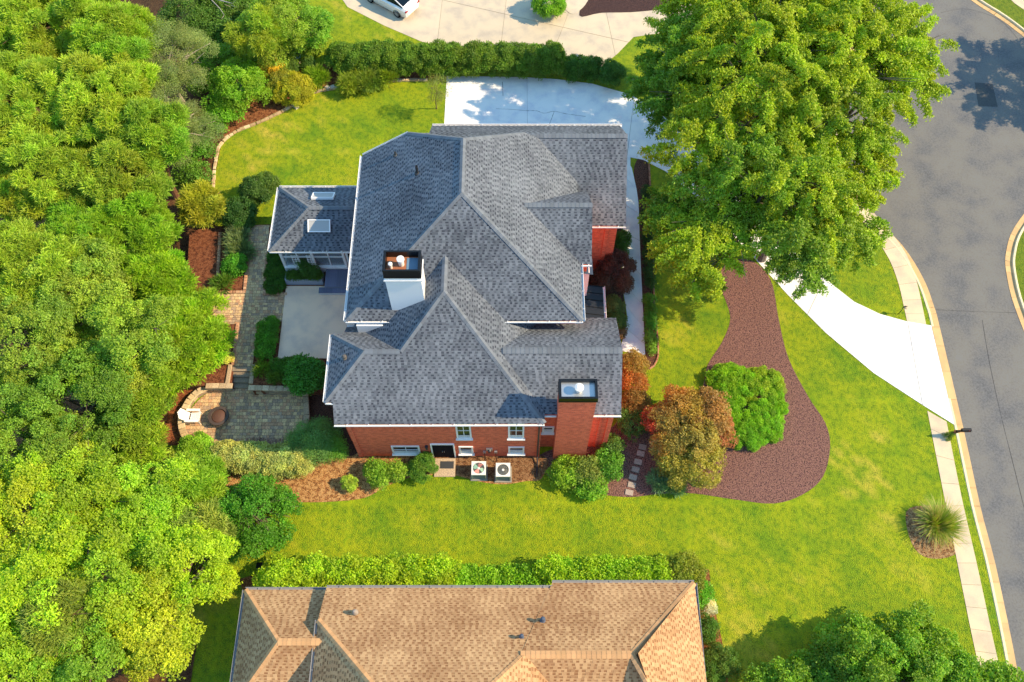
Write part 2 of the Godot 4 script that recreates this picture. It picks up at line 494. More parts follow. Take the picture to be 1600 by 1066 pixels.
# spots where the turf has gone straw-dry: [centre, radius, how dry]
var dry: Array = []
func lawn_colour(p: Vector2) -> Color:
	var a := nz.get_noise_2d(p.x * 9.0, p.y * 9.0) * 0.5 + nz.get_noise_2d(p.x * 28.0 + 90, p.y * 40.0) * 0.4 + nz.get_noise_2d(p.x * 80.0, p.y * 110.0) * 0.25
	var t := clampf(0.42 + a * 0.75, 0, 1)
	for d in dry:
		var k: float = p.distance_to(d[0]) / d[1]
		if k > 1.6: continue
		# a dry patch has a ragged outline of its own: inside it the turf is straw, outside it is not
		var rag := 1.0 - k + nz.get_noise_2d(p.x * 55.0 + d[1] * 31.0, p.y * 55.0) * 1.3 + nz.get_noise_2d(p.x * 160.0, p.y * 160.0) * 0.8
		if rag > 0.55: t = minf(t + d[2] * 0.55, 1.2)
	var g1 := lin(104, 148, 4); var g2 := lin(160, 176, 8); var g3 := lin(206, 190, 74)
	return g1.lerp(g2, clampf(t * 1.7, 0, 1)).lerp(g3, clampf((t - 0.62) * 1.7, 0, 1))

func ground_sheet() -> void:
	var clip := KERB_LINE.duplicate()
	clip.append(Vector2(120, clip[-1].y)); clip.append(Vector2(120, clip[0].y))
	var v := PackedVector3Array(); var n := PackedVector3Array(); var c := PackedColorArray()
	var bb := Rect2(clip[0], Vector2.ZERO)
	for p in clip: bb = bb.expand(p)
	var put := func(tri: Array) -> void:
		for p in tri:
			v.append(Vector3(p.x, ground_height(p.x, p.y), p.y)); n.append(Vector3.UP); c.append(lawn_colour(p))
	var st := 0.5
	var x := -46.0
	while x < 46.0:
		var z := -66.0
		while z < 4.0:
			var cell := PackedVector2Array([Vector2(x, z), Vector2(x, z + st), Vector2(x + st, z + st), Vector2(x + st, z)])
			var pcs := [cell]
			if Rect2(x, z, st, st).intersects(bb): pcs = Geometry2D.clip_polygons(cell, clip)
			for pc in pcs:
				if pc.size() == 4 and pc == cell:
					put.call([cell[0], cell[2], cell[1]]); put.call([cell[0], cell[3], cell[2]])
				else:
					var t := Geometry2D.triangulate_polygon(pc)
					for i in range(0, t.size(), 3): put.call([pc[t[i]], pc[t[i + 1]], pc[t[i + 2]]])
			z += st
		x += st
	for r in [Rect2(-300, -300, 600, 234), Rect2(-300, 4, 600, 150), Rect2(-300, -66, 254, 70), Rect2(75, -66, 225, 70)]:
		var a: Vector2 = r.position; var b: Vector2 = r.end
		var q := [Vector2(a.x, a.y), Vector2(b.x, a.y), b, Vector2(a.x, b.y)]
		for t in [[q[0], q[1], q[2]], [q[0], q[2], q[3]]]:
			for p in t:
				v.append(Vector3(p.x, -5.0 if r.position.x < -200 and r.end.x < 0 else -0.02, p.y)); n.append(Vector3.UP); c.append(lawn_colour(p))
	# winding: front faces clockwise seen from above
	for i in range(0, v.size(), 3):
		if (v[i + 1] - v[i]).cross(v[i + 2] - v[i]).y > 0:
			var s := v[i + 1]; v[i + 1] = v[i + 2]; v[i + 2] = s
			var k := c[i + 1]; c[i + 1] = c[i + 2]; c[i + 2] = k
	var a := []
	a.resize(Mesh.ARRAY_MAX)
	a[Mesh.ARRAY_VERTEX] = v; a[Mesh.ARRAY_NORMAL] = n; a[Mesh.ARRAY_COLOR] = c
	var m := ArrayMesh.new()
	m.add_surface_from_arrays(Mesh.PRIMITIVE_TRIANGLES, a)
	var o := part_mesh(self, "ground", m, M.grass)
	o.set_meta("kind", "structure")

var KERB_LINE := PackedVector2Array([Vector2(26.215,-3.803),Vector2(26.234,-4.22),Vector2(26.26,-4.82),Vector2(26.291,-5.487),Vector2(26.324,-6.106),Vector2(26.358,-6.607),Vector2(26.394,-7.064),Vector2(26.432,-7.58),Vector2(26.472,-8.254),Vector2(26.518,-9.17),Vector2(26.569,-10.255),Vector2(26.615,-11.377),Vector2(26.645,-12.405),Vector2(26.649,-13.256),Vector2(26.635,-14.017),Vector2(26.621,-14.807),Vector2(26.626,-15.746),Vector2(26.659,-16.855),Vector2(26.708,-18.074),Vector2(26.762,-19.401),Vector2(26.81,-20.833),Vector2(26.852,-22.537),Vector2(26.894,-24.457),Vector2(26.929,-26.264),Vector2(26.953,-27.624),Vector2(26.965,-28.339),Vector2(26.968,-28.624),Vector2(26.96,-28.765),Vector2(26.936,-29.05),Vector2(26.906,-29.538),Vector2(26.868,-30.082),Vector2(26.804,-30.661),Vector2(26.697,-31.254),Vector2(26.547,-31.867),Vector2(26.362,-32.508),Vector2(26.134,-33.157),Vector2(25.855,-33.797),Vector2(25.487,-34.425),Vector2(25.047,-35.051),Vector2(24.607,-35.672),Vector2(24.242,-36.283),Vector2(23.964,-36.864),Vector2(23.738,-37.422),Vector2(23.559,-38.001),Vector2(23.424,-38.644),Vector2(23.337,-39.365),Vector2(23.299,-40.14),Vector2(23.301,-40.953),Vector2(23.336,-41.791),Vector2(23.398,-42.641),Vector2(23.492,-43.513),Vector2(23.627,-44.426),Vector2(23.814,-45.399),Vector2(24.052,-46.447),Vector2(24.337,-47.557),Vector2(24.672,-48.703),Vector2(25.061,-49.859),Vector2(25.492,-51.001),Vector2(25.967,-52.15),Vector2(26.511,-53.341),Vector2(27.145,-54.612),Vector2(27.882,-56.021),Vector2(28.706,-57.532),Vector2(29.604,-59.042),Vector2(30.56,-60.444),Vector2(31.699,-61.805),Vector2(32.985,-63.15),Vector2(34.165,-64.312),Vector2(34.984,-65.127)])

func bed(called: String, poly: PackedVector2Array, y: float, m: String, col: Color) -> MeshInstance3D:
	var mb := MB.new()
	mb.sheet(poly, y, col)
	return structure(called, mb, M[m])

func kerb(line: PackedVector2Array, gap_a := -1.0, gap_b := -1.0) -> void:
	var root := MB.new(); root.box(Vector3(line[0].x, -0.3, line[0].y), Vector3(0.05, 0.05, 0.05))
	var k := structure("kerb", root, M.concrete)
	var acc := 0.0
	for i in line.size() - 1:
		var a := line[i]; var b := line[i + 1]
		var d := (b - a).normalized(); var s := Vector2(-d.y, d.x)
		var m := (a + b) * 0.5
		var low := acc > gap_a and acc < gap_b
		acc += a.distance_to(b)
		var l := a.distance_to(b) + 0.02
		var bs := Basis(Vector3(d.x, 0, d.y), Vector3.UP, Vector3(s.x, 0, s.y))
		var g := lin(212, 176, 124, rng.randf_range(0.85, 1.05))
		var mb := MB.new()
		mb.box(Vector3(m.x + s.x * 0.35, -0.145, m.y + s.y * 0.35), Vector3(l, 0.09, 0.5), bs, g)
		if not low: mb.block(Vector3(m.x + s.x * 0.09, -0.10, m.y + s.y * 0.09), Vector3(l, 0.25, 0.17), 0.03, bs, lin(226, 212, 176))
		part(k, "kerb_stone", mb, M.concrete)

func slabs(called: String, le: PackedVector2Array, ri: PackedVector2Array, len: float, y: float, col: Color, m: String) -> void:
	var root := MB.new()
	var outline := le.duplicate(); var rr := ri.duplicate(); rr.reverse(); outline.append_array(rr)
	root.sheet(outline, y - 0.02, col * 0.35)
	var o := structure(called, root, M[m])
	var tot := 0.0
	for i in le.size() - 1: tot += le[i].distance_to(le[i + 1])
	var n := int(round(tot / len))
	for k in n:
		var ta := (k + 0.006) / n; var tb := (k + 0.994) / n
		var mb := MB.new()
		mb.prism(PackedVector2Array([along(le, ta), along(ri, ta), along(ri, (ta + tb) / 2), along(ri, tb), along(le, tb), along(le, (ta + tb) / 2)]), y - 0.06, y, col * rng.randf_range(0.92, 1.05))
		part(o, "slab", mb, M[m])

func along(p: PackedVector2Array, t: float) -> Vector2:
	var f := t * (p.size() - 1)
	var i := mini(int(f), p.size() - 2)
	return p[i].lerp(p[i + 1], f - i)

func pavers(parent: Node3D, poly: PackedVector2Array, y: float, cols: Array) -> void:
	var mb := MB.new()
	var mn := Vector2(1e9, 1e9); var mx := -mn
	for p in poly:
		mn = mn.min(p); mx = mx.max(p)
	var z := mn.y
	while z < mx.y:
		var h: float = pick([0.16, 0.23, 0.23])
		var x := mn.x - rng.randf() * 0.2
		while x < mx.x:
			var w: float = pick([0.16, 0.23, 0.23, 0.31])
			var q := PackedVector2Array([Vector2(x + 0.009, z + 0.009), Vector2(x + w - 0.009, z + 0.009), Vector2(x + w - 0.009, z + h - 0.009), Vector2(x + 0.009, z + h - 0.009)])
			for pc in Geometry2D.intersect_polygons(q, poly):
				mb.prism(pc, y - 0.03, y + rng.randf_range(-0.003, 0.003), pick(cols) * rng.randf_range(0.8, 1.15))
			x += w
		z += h
	part(parent, "pavers", mb, M.stone, true)

# blocks laid along a line: edging, wall caps
func blocks(parent: Node3D, line: PackedVector2Array, called: String, y: float, size: Vector3, cols: Array, jitter := 0.0) -> void:
	var acc := 0.0; var next := 0.0
	for i in line.size() - 1:
		var a := line[i]; var b := line[i + 1]
		var l := a.distance_to(b)
		var d := (b - a).normalized()
		while next < acc + l:
			var p := a + d * (next - acc)
			var w := size.x * rng.randf_range(1.0 - jitter, 1.0 + jitter)
			var mb := MB.new()
			var bs := Basis(Vector3(d.x, 0, d.y), Vector3.UP, Vector3(-d.y, 0, d.x)).rotated(Vector3.UP, rng.randf_range(-1, 1) * jitter * 0.4)
			mb.block(Vector3(p.x, y + size.y * 0.5, p.y) + Vector3(rng.randfn(), 0, rng.randfn()) * jitter * 0.05, Vector3(w - 0.015, size.y * rng.randf_range(1.0 - jitter, 1.0), size.z * rng.randf_range(1.0 - jitter, 1.0)), 0.025, bs, pick(cols) * rng.randf_range(0.85, 1.1))
			part(parent, called, mb, M.stone)
			next += w
		acc += l

func rect_prism(x0: float, x1: float, z0: float, z1: float, y0: float, y1: float, col := Color.WHITE) -> MB:
	var mb := MB.new()
	mb.prism(PackedVector2Array([Vector2(x0, z0), Vector2(x1, z0), Vector2(x1, z1), Vector2(x0, z1)]), y0, y1, col)
	return mb

func _ready() -> void:
	# camera, sky, sun, exposure
	var cam := Camera3D.new()
	cam.name = "camera"; add_child(cam)
	cam.position = Vector3(0, 50, 0); cam.rotation_degrees = Vector3(-62.03, 0, 0)
	cam.fov = 42.01; cam.far = 800.0; cam.current = true
	var env := Environment.new()
	env.background_mode = Environment.BG_SKY
	var sky := Sky.new(); var sm := ProceduralSkyMaterial.new()
	sm.sky_top_color = Color(0.37, 0.51, 0.64); sm.sky_horizon_color = Color(0.70, 0.78, 0.85); sm.sky_curve = 0.16
	sm.ground_bottom_color = Color(0.2, 0.22, 0.12); sm.ground_horizon_color = Color(0.55, 0.65, 0.7)
	sky.sky_material = sm; env.sky = sky
	env.background_energy_multiplier = 1.7
	env.tonemap_mode = Environment.TONE_MAPPER_LINEAR; env.tonemap_exposure = 1.7
	env.sdfgi_enabled = true; env.ssao_enabled = true; env.ssil_enabled = true
	var we := WorldEnvironment.new(); we.name = "world_environment"; we.environment = env; add_child(we)
	var sun := DirectionalLight3D.new()
	sun.name = "sun"; add_child(sun)
	sun.light_color = Color(1.0, 0.89, 0.72); sun.light_energy = 1.4; sun.light_angular_distance = 0.5; sun.shadow_enabled = true
	sun.look_at_from_position(Vector3(40, 33.0, 2.0), Vector3.ZERO)

	rng.seed = 20240; nz.seed = 9; nz.frequency = 0.02; nz.fractal_octaves = 3
	dry = [[Vector2(20.561,-17.496), 2.2, 0.9], [Vector2(10.33,-27.155), 1.6, 0.5], [Vector2(8.43,-24.643), 1.2, 0.5], [Vector2(-16.396,-44.48), 4.5, 0.5], [Vector2(-18.875,-42.085), 3.5, 0.55], [Vector2(13.15,-8.254), 4.0, 0.5], [Vector2(21.475,-23.535), 2.0, 0.25], [Vector2(-10.149,-56.028), 4.0, 0.6], [Vector2(-17.53,-9.601), 3.0, 0.4], [Vector2(22.051,-14.609), 3.0, 0.35], [Vector2(24.92,-19.303), 2.0, 0.3]]
	make_materials(); make_sprigs()
	build_setting()
	build_house()
	build_neighbour()
	build_garden()
	build_objects()
	build_trees()
	print("sprigs ", total_sprigs)

func build_setting() -> void:
	ground_sheet()
	# road
	var rp := KERB_LINE.duplicate()
	rp.append(Vector2(140, rp[-1].y - 40)); rp.append(Vector2(140, 40)); rp.append(Vector2(rp[0].x, 40))
	var mb := MB.new(); mb.sheet(rp, -0.12, lin(112, 113, 114))
	structure("road", mb, M.asphalt)
	mb = MB.new(); mb.sheet(PackedVector2Array([Vector2(34.964,-48.737),Vector2(36.286,-48.608),Vector2(36.085,-46.317),Vector2(34.674,-46.38)]), -0.116, lin(78, 82, 84))
	structure("road_patch", mb, M.asphalt)
	mb = MB.new()
	for line in [PackedVector2Array([Vector2(30.435,-28.163),Vector2(30.382,-27.68),Vector2(30.305,-26.991),Vector2(30.222,-26.192),Vector2(30.148,-25.379),Vector2(30.085,-24.546),Vector2(30.026,-23.651),Vector2(29.973,-22.741),Vector2(29.929,-21.857),Vector2(29.898,-21.044),Vector2(29.877,-20.267),Vector2(29.86,-19.455),Vector2(29.837,-18.537),Vector2(29.805,-17.361),Vector2(29.767,-16.01),Vector2(29.733,-14.762),Vector2(29.709,-13.898)]), PackedVector2Array([Vector2(27.583,-28.927),Vector2(27.813,-28.911),Vector2(28.132,-28.888),Vector2(28.566,-28.861),Vector2(29.144,-28.831),Vector2(30.007,-28.795),Vector2(31.096,-28.753),Vector2(32.135,-28.714),Vector2(32.852,-28.687)]), PackedVector2Array([Vector2(34.082,-56.163),Vector2(34.464,-56.277),Vector2(35.011,-56.45),Vector2(35.628,-56.587),Vector2(36.221,-56.594),Vector2(36.807,-56.441),Vector2(37.423,-56.18),Vector2(38.001,-55.84),Vector2(38.477,-55.45),Vector2(38.83,-54.943),Vector2(39.097,-54.329),Vector2(39.294,-53.75),Vector2(39.436,-53.35)])]:
		for i in line.size() - 1:
			var d: Vector2 = (line[i + 1] - line[i]).orthogonal().normalized() * rng.randf_range(0.008, 0.018)
			var a: Vector2 = line[i]; var b: Vector2 = line[i + 1]
			mb.quad(Vector3(a.x - d.x, -0.115, a.y - d.y), Vector3(b.x - d.x, -0.115, b.y - d.y), Vector3(b.x + d.x, -0.115, b.y + d.y), Vector3(a.x + d.x, -0.115, a.y + d.y), lin(70, 70, 72))
	structure("road_seam", mb, M.asphalt)
	kerb(KERB_LINE, 17.2, 23.2)
	# land across the street
	var far_a := PackedVector2Array([Vector2(36.402,-61.974),Vector2(36.47,-61.393),Vector2(36.567,-60.551),Vector2(36.688,-59.663),Vector2(36.834,-58.944),Vector2(36.999,-58.469),Vector2(37.187,-58.118),Vector2(37.404,-57.811),Vector2(37.658,-57.472),Vector2(37.966,-57.089),Vector2(38.32,-56.702),Vector2(38.687,-56.303),Vector2(39.038,-55.886),Vector2(39.32,-55.523),Vector2(39.563,-55.194),Vector2(39.863,-54.752),Vector2(40.314,-54.053),Vector2(40.984,-53.012),Vector2(41.809,-51.721),Vector2(42.682,-50.302),Vector2(43.499,-48.879),Vector2(44.299,-47.316),Vector2(45.117,-45.603),Vector2(45.834,-44.051),Vector2(46.336,-42.973)])
	var far_b := PackedVector2Array([Vector2(42.445,-42.38),Vector2(41.491,-41.515),Vector2(40.108,-40.264),Vector2(38.647,-38.929),Vector2(37.457,-37.811),Vector2(36.619,-36.984),Vector2(35.951,-36.288),Vector2(35.408,-35.678),Vector2(34.943,-35.108),Vector2(34.57,-34.582),Vector2(34.306,-34.12),Vector2(34.107,-33.695),Vector2(33.932,-33.28),Vector2(33.782,-32.905),Vector2(33.674,-32.572),Vector2(33.594,-32.211),Vector2(33.526,-31.754),Vector2(33.457,-31.185),Vector2(33.399,-30.54),Vector2(33.37,-29.826),Vector2(33.388,-29.05),Vector2(33.434,-28.184),Vector2(33.507,-27.235),Vector2(33.651,-26.26),Vector2(33.911,-25.318),Vector2(34.382,-24.342),Vector2(35.013,-23.328),Vector2(35.627,-22.431),Vector2(36.049,-21.805)])
	for q in [[far_a, Vector2(90, -75)], [far_b, Vector2(80, -33)]]:
		var pl: PackedVector2Array = q[0].duplicate(); pl.append(q[1])
		mb = MB.new(); mb.prism(pl, -0.12, 0.0, lin(120, 140, 26))
		structure("verge", mb, M.grass)
		kerb(q[0])
	slabs("pavement", PackedVector2Array([Vector2(39.508,-59.69),Vector2(39.565,-59.24),Vector2(39.634,-58.599),Vector2(39.794,-57.857),Vector2(40.123,-57.108),Vector2(40.756,-56.278),Vector2(41.614,-55.35),Vector2(42.452,-54.502),Vector2(43.028,-53.914)]), PackedVector2Array([Vector2(41.15,-61.974),Vector2(41.309,-61.259),Vector2(41.53,-60.225),Vector2(41.828,-59.123),Vector2(42.216,-58.204),Vector2(42.787,-57.497),Vector2(43.504,-56.88),Vector2(44.187,-56.382),Vector2(44.658,-56.028)]), 1.5, 0.02, lin(214, 196, 166), "concrete")
	# pavement with slabs, verge strips beside the kerb
	slabs("pavement", PackedVector2Array([Vector2(23.486,-36.988),Vector2(23.606,-36.748),Vector2(23.777,-36.408),Vector2(23.978,-35.994),Vector2(24.19,-35.533),Vector2(24.431,-35.003),Vector2(24.703,-34.4),Vector2(24.964,-33.774),Vector2(25.17,-33.177),Vector2(25.306,-32.614),Vector2(25.398,-32.06),Vector2(25.458,-31.522),Vector2(25.502,-31.005),Vector2(25.525,-30.506),Vector2(25.523,-30.023),Vector2(25.509,-29.567),Vector2(25.498,-29.146),Vector2(25.492,-28.744),Vector2(25.484,-28.363),Vector2(25.476,-28.039),Vector2(25.47,-27.812)]), PackedVector2Array([Vector2(24.533,-37.371),Vector2(24.666,-37.129),Vector2(24.855,-36.787),Vector2(25.079,-36.371),Vector2(25.314,-35.907),Vector2(25.583,-35.378),Vector2(25.889,-34.777),Vector2(26.181,-34.149),Vector2(26.407,-33.538),Vector2(26.55,-32.946),Vector2(26.638,-32.352),Vector2(26.691,-31.767),Vector2(26.729,-31.204),Vector2(26.748,-30.654),Vector2(26.741,-30.115),Vector2(26.723,-29.606),Vector2(26.707,-29.146),Vector2(26.695,-28.721),Vector2(26.68,-28.327),Vector2(26.665,-27.997),Vector2(26.655,-27.765)]), 1.25, 0.02, lin(214, 196, 166), "concrete")
	slabs("pavement", PackedVector2Array([Vector2(25.411,-21.72),Vector2(25.371,-20.716),Vector2(25.313,-19.266),Vector2(25.251,-17.695),Vector2(25.198,-16.323),Vector2(25.159,-15.245),Vector2(25.125,-14.286),Vector2(25.094,-13.366),Vector2(25.061,-12.405),Vector2(25.022,-11.369),Vector2(24.981,-10.305),Vector2(24.943,-9.254),Vector2(24.915,-8.254),Vector2(24.9,-7.245),Vector2(24.894,-6.23),Vector2(24.893,-5.344),Vector2(24.892,-4.724)]), PackedVector2Array([Vector2(26.421,-21.001),Vector2(26.379,-20.143),Vector2(26.318,-18.907),Vector2(26.254,-17.549),Vector2(26.206,-16.323),Vector2(26.181,-15.299),Vector2(26.168,-14.341),Vector2(26.158,-13.395),Vector2(26.141,-12.405),Vector2(26.111,-11.331),Vector2(26.075,-10.212),Vector2(26.041,-9.11),Vector2(26.015,-8.088),Vector2(26.002,-7.101),Vector2(25.997,-6.136),Vector2(25.995,-5.306),Vector2(25.994,-4.724)]), 1.25, 0.02, lin(214, 196, 166), "concrete")
	# drive in poured panels
	var drive := PackedVector2Array([Vector2(-4.943,-49.269),Vector2(-1.938,-49.204),Vector2(0.968,-49.139),Vector2(3.385,-48.944),Vector2(6.025,-48.491),Vector2(8.849,-47.403),Vector2(10.87,-45.709),Vector2(12.538,-43.272),Vector2(14.512,-40.057),Vector2(16.77,-36.445),Vector2(18.97,-33.435),Vector2(21.214,-30.659),Vector2(22.343,-29.436),Vector2(23.836,-28.523),Vector2(25.385,-28.001),Vector2(26.963,-27.671),Vector2(26.914,-24.197),Vector2(26.839,-20.791),Vector2(25.151,-22.147),Vector2(22.612,-24.286),Vector2(20.086,-27.155),Vector2(18.042,-30.02),Vector2(16.297,-32.768),Vector2(14.461,-35.533),Vector2(12.735,-38.088),Vector2(10.893,-40.171),Vector2(9.377,-41.208),Vector2(8.476,-41.441),Vector2(8.372,-39.772),Vector2(-4.978,-39.772)])
	var droot := MB.new(); droot.sheet(drive, 0.006, lin(170, 168, 164))
	var dr := structure("driveway", droot, M.concrete)
	var pcs := [drive]
	for cut in [PackedVector2Array([Vector2(25.496,-28.333),Vector2(25.537,-28.333),Vector2(25.199,-21.805),Vector2(25.156,-21.805)]), PackedVector2Array([Vector2(9.217,-47.913),Vector2(9.251,-47.913),Vector2(7.856,-38.924),Vector2(7.824,-38.924)]), PackedVector2Array([Vector2(1.124,-50.519),Vector2(1.144,-50.519),Vector2(1.142,-38.924),Vector2(1.124,-38.924)]), PackedVector2Array([Vector2(15.739,-38.924),Vector2(15.75,-38.907),Vector2(13.75,-35.73),Vector2(13.739,-35.746)]), PackedVector2Array([Vector2(20.806,-31.504),Vector2(20.833,-31.464),Vector2(18.961,-28.152),Vector2(18.934,-28.19)])]:
		var nx := []
		for p in pcs: nx.append_array(Geometry2D.clip_polygons(p, cut))
		pcs = nx
	for p in pcs:
		mb = MB.new(); mb.prism(p, 0.0, 0.024, lin(240, 240, 237, rng.randf_range(0.97, 1.0)))
		part(dr, "panel", mb, M.concrete)
	var ck := PackedVector2Array([Vector2(-1.184,-45.996),Vector2(-0.968,-45.986),Vector2(-0.657,-45.973),Vector2(-0.314,-45.955),Vector2(0,-45.934),Vector2(0.277,-45.904),Vector2(0.547,-45.868),Vector2(0.803,-45.834),Vector2(1.04,-45.81),Vector2(1.254,-45.807),Vector2(1.448,-45.818),Vector2(1.628,-45.825),Vector2(1.797,-45.81),Vector2(1.947,-45.755),Vector2(2.078,-45.674),Vector2(2.21,-45.599),Vector2(2.36,-45.562),Vector2(2.533,-45.588),Vector2(2.719,-45.655),Vector2(2.915,-45.722),Vector2(3.119,-45.748),Vector2(3.32,-45.716),Vector2(3.524,-45.651),Vector2(3.748,-45.572),Vector2(4.01,-45.5),Vector2(4.358,-45.432),Vector2(4.768,-45.361),Vector2(5.15,-45.297),Vector2(5.415,-45.253)])
	for line in [ck, PackedVector2Array([Vector2(3.119,-45.748),Vector2(3.082,-45.624),Vector2(3.03,-45.447),Vector2(2.971,-45.25),Vector2(2.916,-45.069),Vector2(2.861,-44.897),Vector2(2.803,-44.721),Vector2(2.752,-44.565),Vector2(2.716,-44.457)]), PackedVector2Array([Vector2(-0.724,-48.661),Vector2(-0.713,-48.375),Vector2(-0.697,-47.957),Vector2(-0.68,-47.539),Vector2(-0.669,-47.253)])]:
		mb = MB.new()
		for i in line.size() - 1:
			var d: Vector2 = (line[i + 1] - line[i]).orthogonal().normalized() * rng.randf_range(0.008, 0.02)
			mb.quad(Vector3(line[i].x - d.x, 0.028, line[i].y - d.y), Vector3(line[i + 1].x - d.x, 0.028, line[i + 1].y - d.y), Vector3(line[i + 1].x + d.x, 0.028, line[i + 1].y + d.y), Vector3(line[i].x + d.x, 0.028, line[i].y + d.y), lin(110, 108, 104))
		part(dr, "crack", mb, M.plain)
	# front walk
	slabs("front_walk", PackedVector2Array([Vector2(8.067,-41.499),Vector2(8.053,-41.053),Vector2(8.033,-40.417),Vector2(8.004,-39.678),Vector2(7.959,-38.924),Vector2(7.89,-38.137),Vector2(7.803,-37.284),Vector2(7.712,-36.43),Vector2(7.631,-35.639),Vector2(7.561,-34.941),Vector2(7.496,-34.298),Vector2(7.438,-33.671),Vector2(7.392,-33.023),Vector2(7.357,-32.33),Vector2(7.331,-31.616),Vector2(7.317,-30.916),Vector2(7.315,-30.265),Vector2(7.349,-29.683),Vector2(7.41,-29.147),Vector2(7.453,-28.628),Vector2(7.436,-28.095),Vector2(7.318,-27.489),Vector2(7.132,-26.843),Vector2(6.942,-26.266),Vector2(6.813,-25.863)]), PackedVector2Array([Vector2(8.51,-40.515),Vector2(8.568,-40.029),Vector2(8.653,-39.332),Vector2(8.736,-38.55),Vector2(8.785,-37.811),Vector2(8.788,-37.156),Vector2(8.763,-36.516),Vector2(8.725,-35.847),Vector2(8.692,-35.108),Vector2(8.664,-34.255),Vector2(8.633,-33.32),Vector2(8.604,-32.379),Vector2(8.577,-31.504),Vector2(8.555,-30.699),Vector2(8.535,-29.93),Vector2(8.517,-29.214),Vector2(8.501,-28.571),Vector2(8.487,-28.011),Vector2(8.475,-27.522),Vector2(8.464,-27.088),Vector2(8.453,-26.691),Vector2(8.441,-26.317),Vector2(8.428,-25.977),Vector2(8.418,-25.697),Vector2(8.41,-25.499)]), 1.9, 0.02, lin(238, 240, 238), "concrete")
	# neighbour's drive to the north
	var nd := PackedVector2Array([Vector2(-13.098,-56.675),Vector2(-10.054,-54.612),Vector2(-6.698,-52.674),Vector2(-4.88,-50.254),Vector2(6.831,-50.254),Vector2(8.126,-51.588),Vector2(9.471,-53.36),Vector2(14.042,-54.262),Vector2(15.452,-63.535),Vector2(-17.051,-63.535)])
	droot = MB.new(); droot.sheet(nd, 0.005, lin(150, 135, 110))
	dr = structure("driveway", droot, M.concrete)
	pcs = [nd]
	for cut in [PackedVector2Array([Vector2(-5.328,-63.535),Vector2(-5.302,-63.535),Vector2(-5.913,-49.859),Vector2(-5.937,-49.859)]), PackedVector2Array([Vector2(4.578,-56.387),Vector2(4.604,-56.387),Vector2(2.603,-49.859),Vector2(2.579,-49.859)]), PackedVector2Array([Vector2(-12.476,-59.69),Vector2(9.914,-52.537),Vector2(9.911,-52.496),Vector2(-12.473,-59.645)]), PackedVector2Array([Vector2(0,-63.535),Vector2(0.027,-63.535),Vector2(-1.046,-49.859),Vector2(-1.071,-49.859)]), PackedVector2Array([Vector2(7.394,-56.747),Vector2(7.419,-56.747),Vector2(8.042,-50.519),Vector2(8.017,-50.519)])]:
		var nx := []
		for p in pcs: nx.append_array(Geometry2D.clip_polygons(p, cut))
		pcs = nx
	for p in pcs:
		mb = MB.new(); mb.prism(p, 0.0, 0.02, lin(204, 190, 166, rng.randf_range(0.9, 1.0)))
		part(dr, "panel", mb, M.concrete)
	bed("mulch_bed", PackedVector2Array([Vector2(5.315,-55.71),Vector2(5.525,-55.54),Vector2(5.945,-55.644),Vector2(6.496,-55.852),Vector2(7.1,-55.995),Vector2(7.772,-56.024),Vector2(8.543,-56.03),Vector2(9.355,-56.055),Vector2(10.153,-56.138),Vector2(10.958,-56.244),Vector2(11.788,-56.366),Vector2(12.581,-56.59),Vector2(13.275,-57.002),Vector2(14.031,-57.737),Vector2(14.824,-58.711),Vector2(15.309,-59.683),Vector2(15.14,-60.408),Vector2(13.946,-60.855),Vector2(12.004,-61.143),Vector2(9.944,-61.253),Vector2(8.394,-61.169),Vector2(7.554,-60.838),Vector2(7.079,-60.286),Vector2(6.778,-59.61),Vector2(6.463,-58.908),Vector2(6.052,-58.093),Vector2(5.657,-57.15),Vector2(5.377,-56.287)]), 0.034, "mulch", lin(92, 66, 62))
	mb = MB.new(); mb.prism(PackedVector2Array([Vector2(4.073,-56.569),Vector2(4.188,-56.415),Vector2(4.354,-56.188),Vector2(4.539,-55.973),Vector2(4.712,-55.852),Vector2(4.867,-55.849),Vector2(5.018,-55.918),Vector2(5.172,-56.044),Vector2(5.333,-56.209),Vector2(5.503,-56.399),Vector2(5.678,-56.625),Vector2(5.857,-56.914),Vector2(6.036,-57.292),Vector2(6.261,-57.83),Vector2(6.518,-58.494),Vector2(6.714,-59.147),Vector2(6.754,-59.654),Vector2(6.562,-60.026),Vector2(6.206,-60.319),Vector2(5.806,-60.468),Vector2(5.482,-60.408),Vector2(5.251,-60.006),Vector2(5.054,-59.336),Vector2(4.897,-58.641),Vector2(4.785,-58.169)]), 0.0, 0.045, lin(206, 192, 170))
	structure("path", mb, M.concrete)
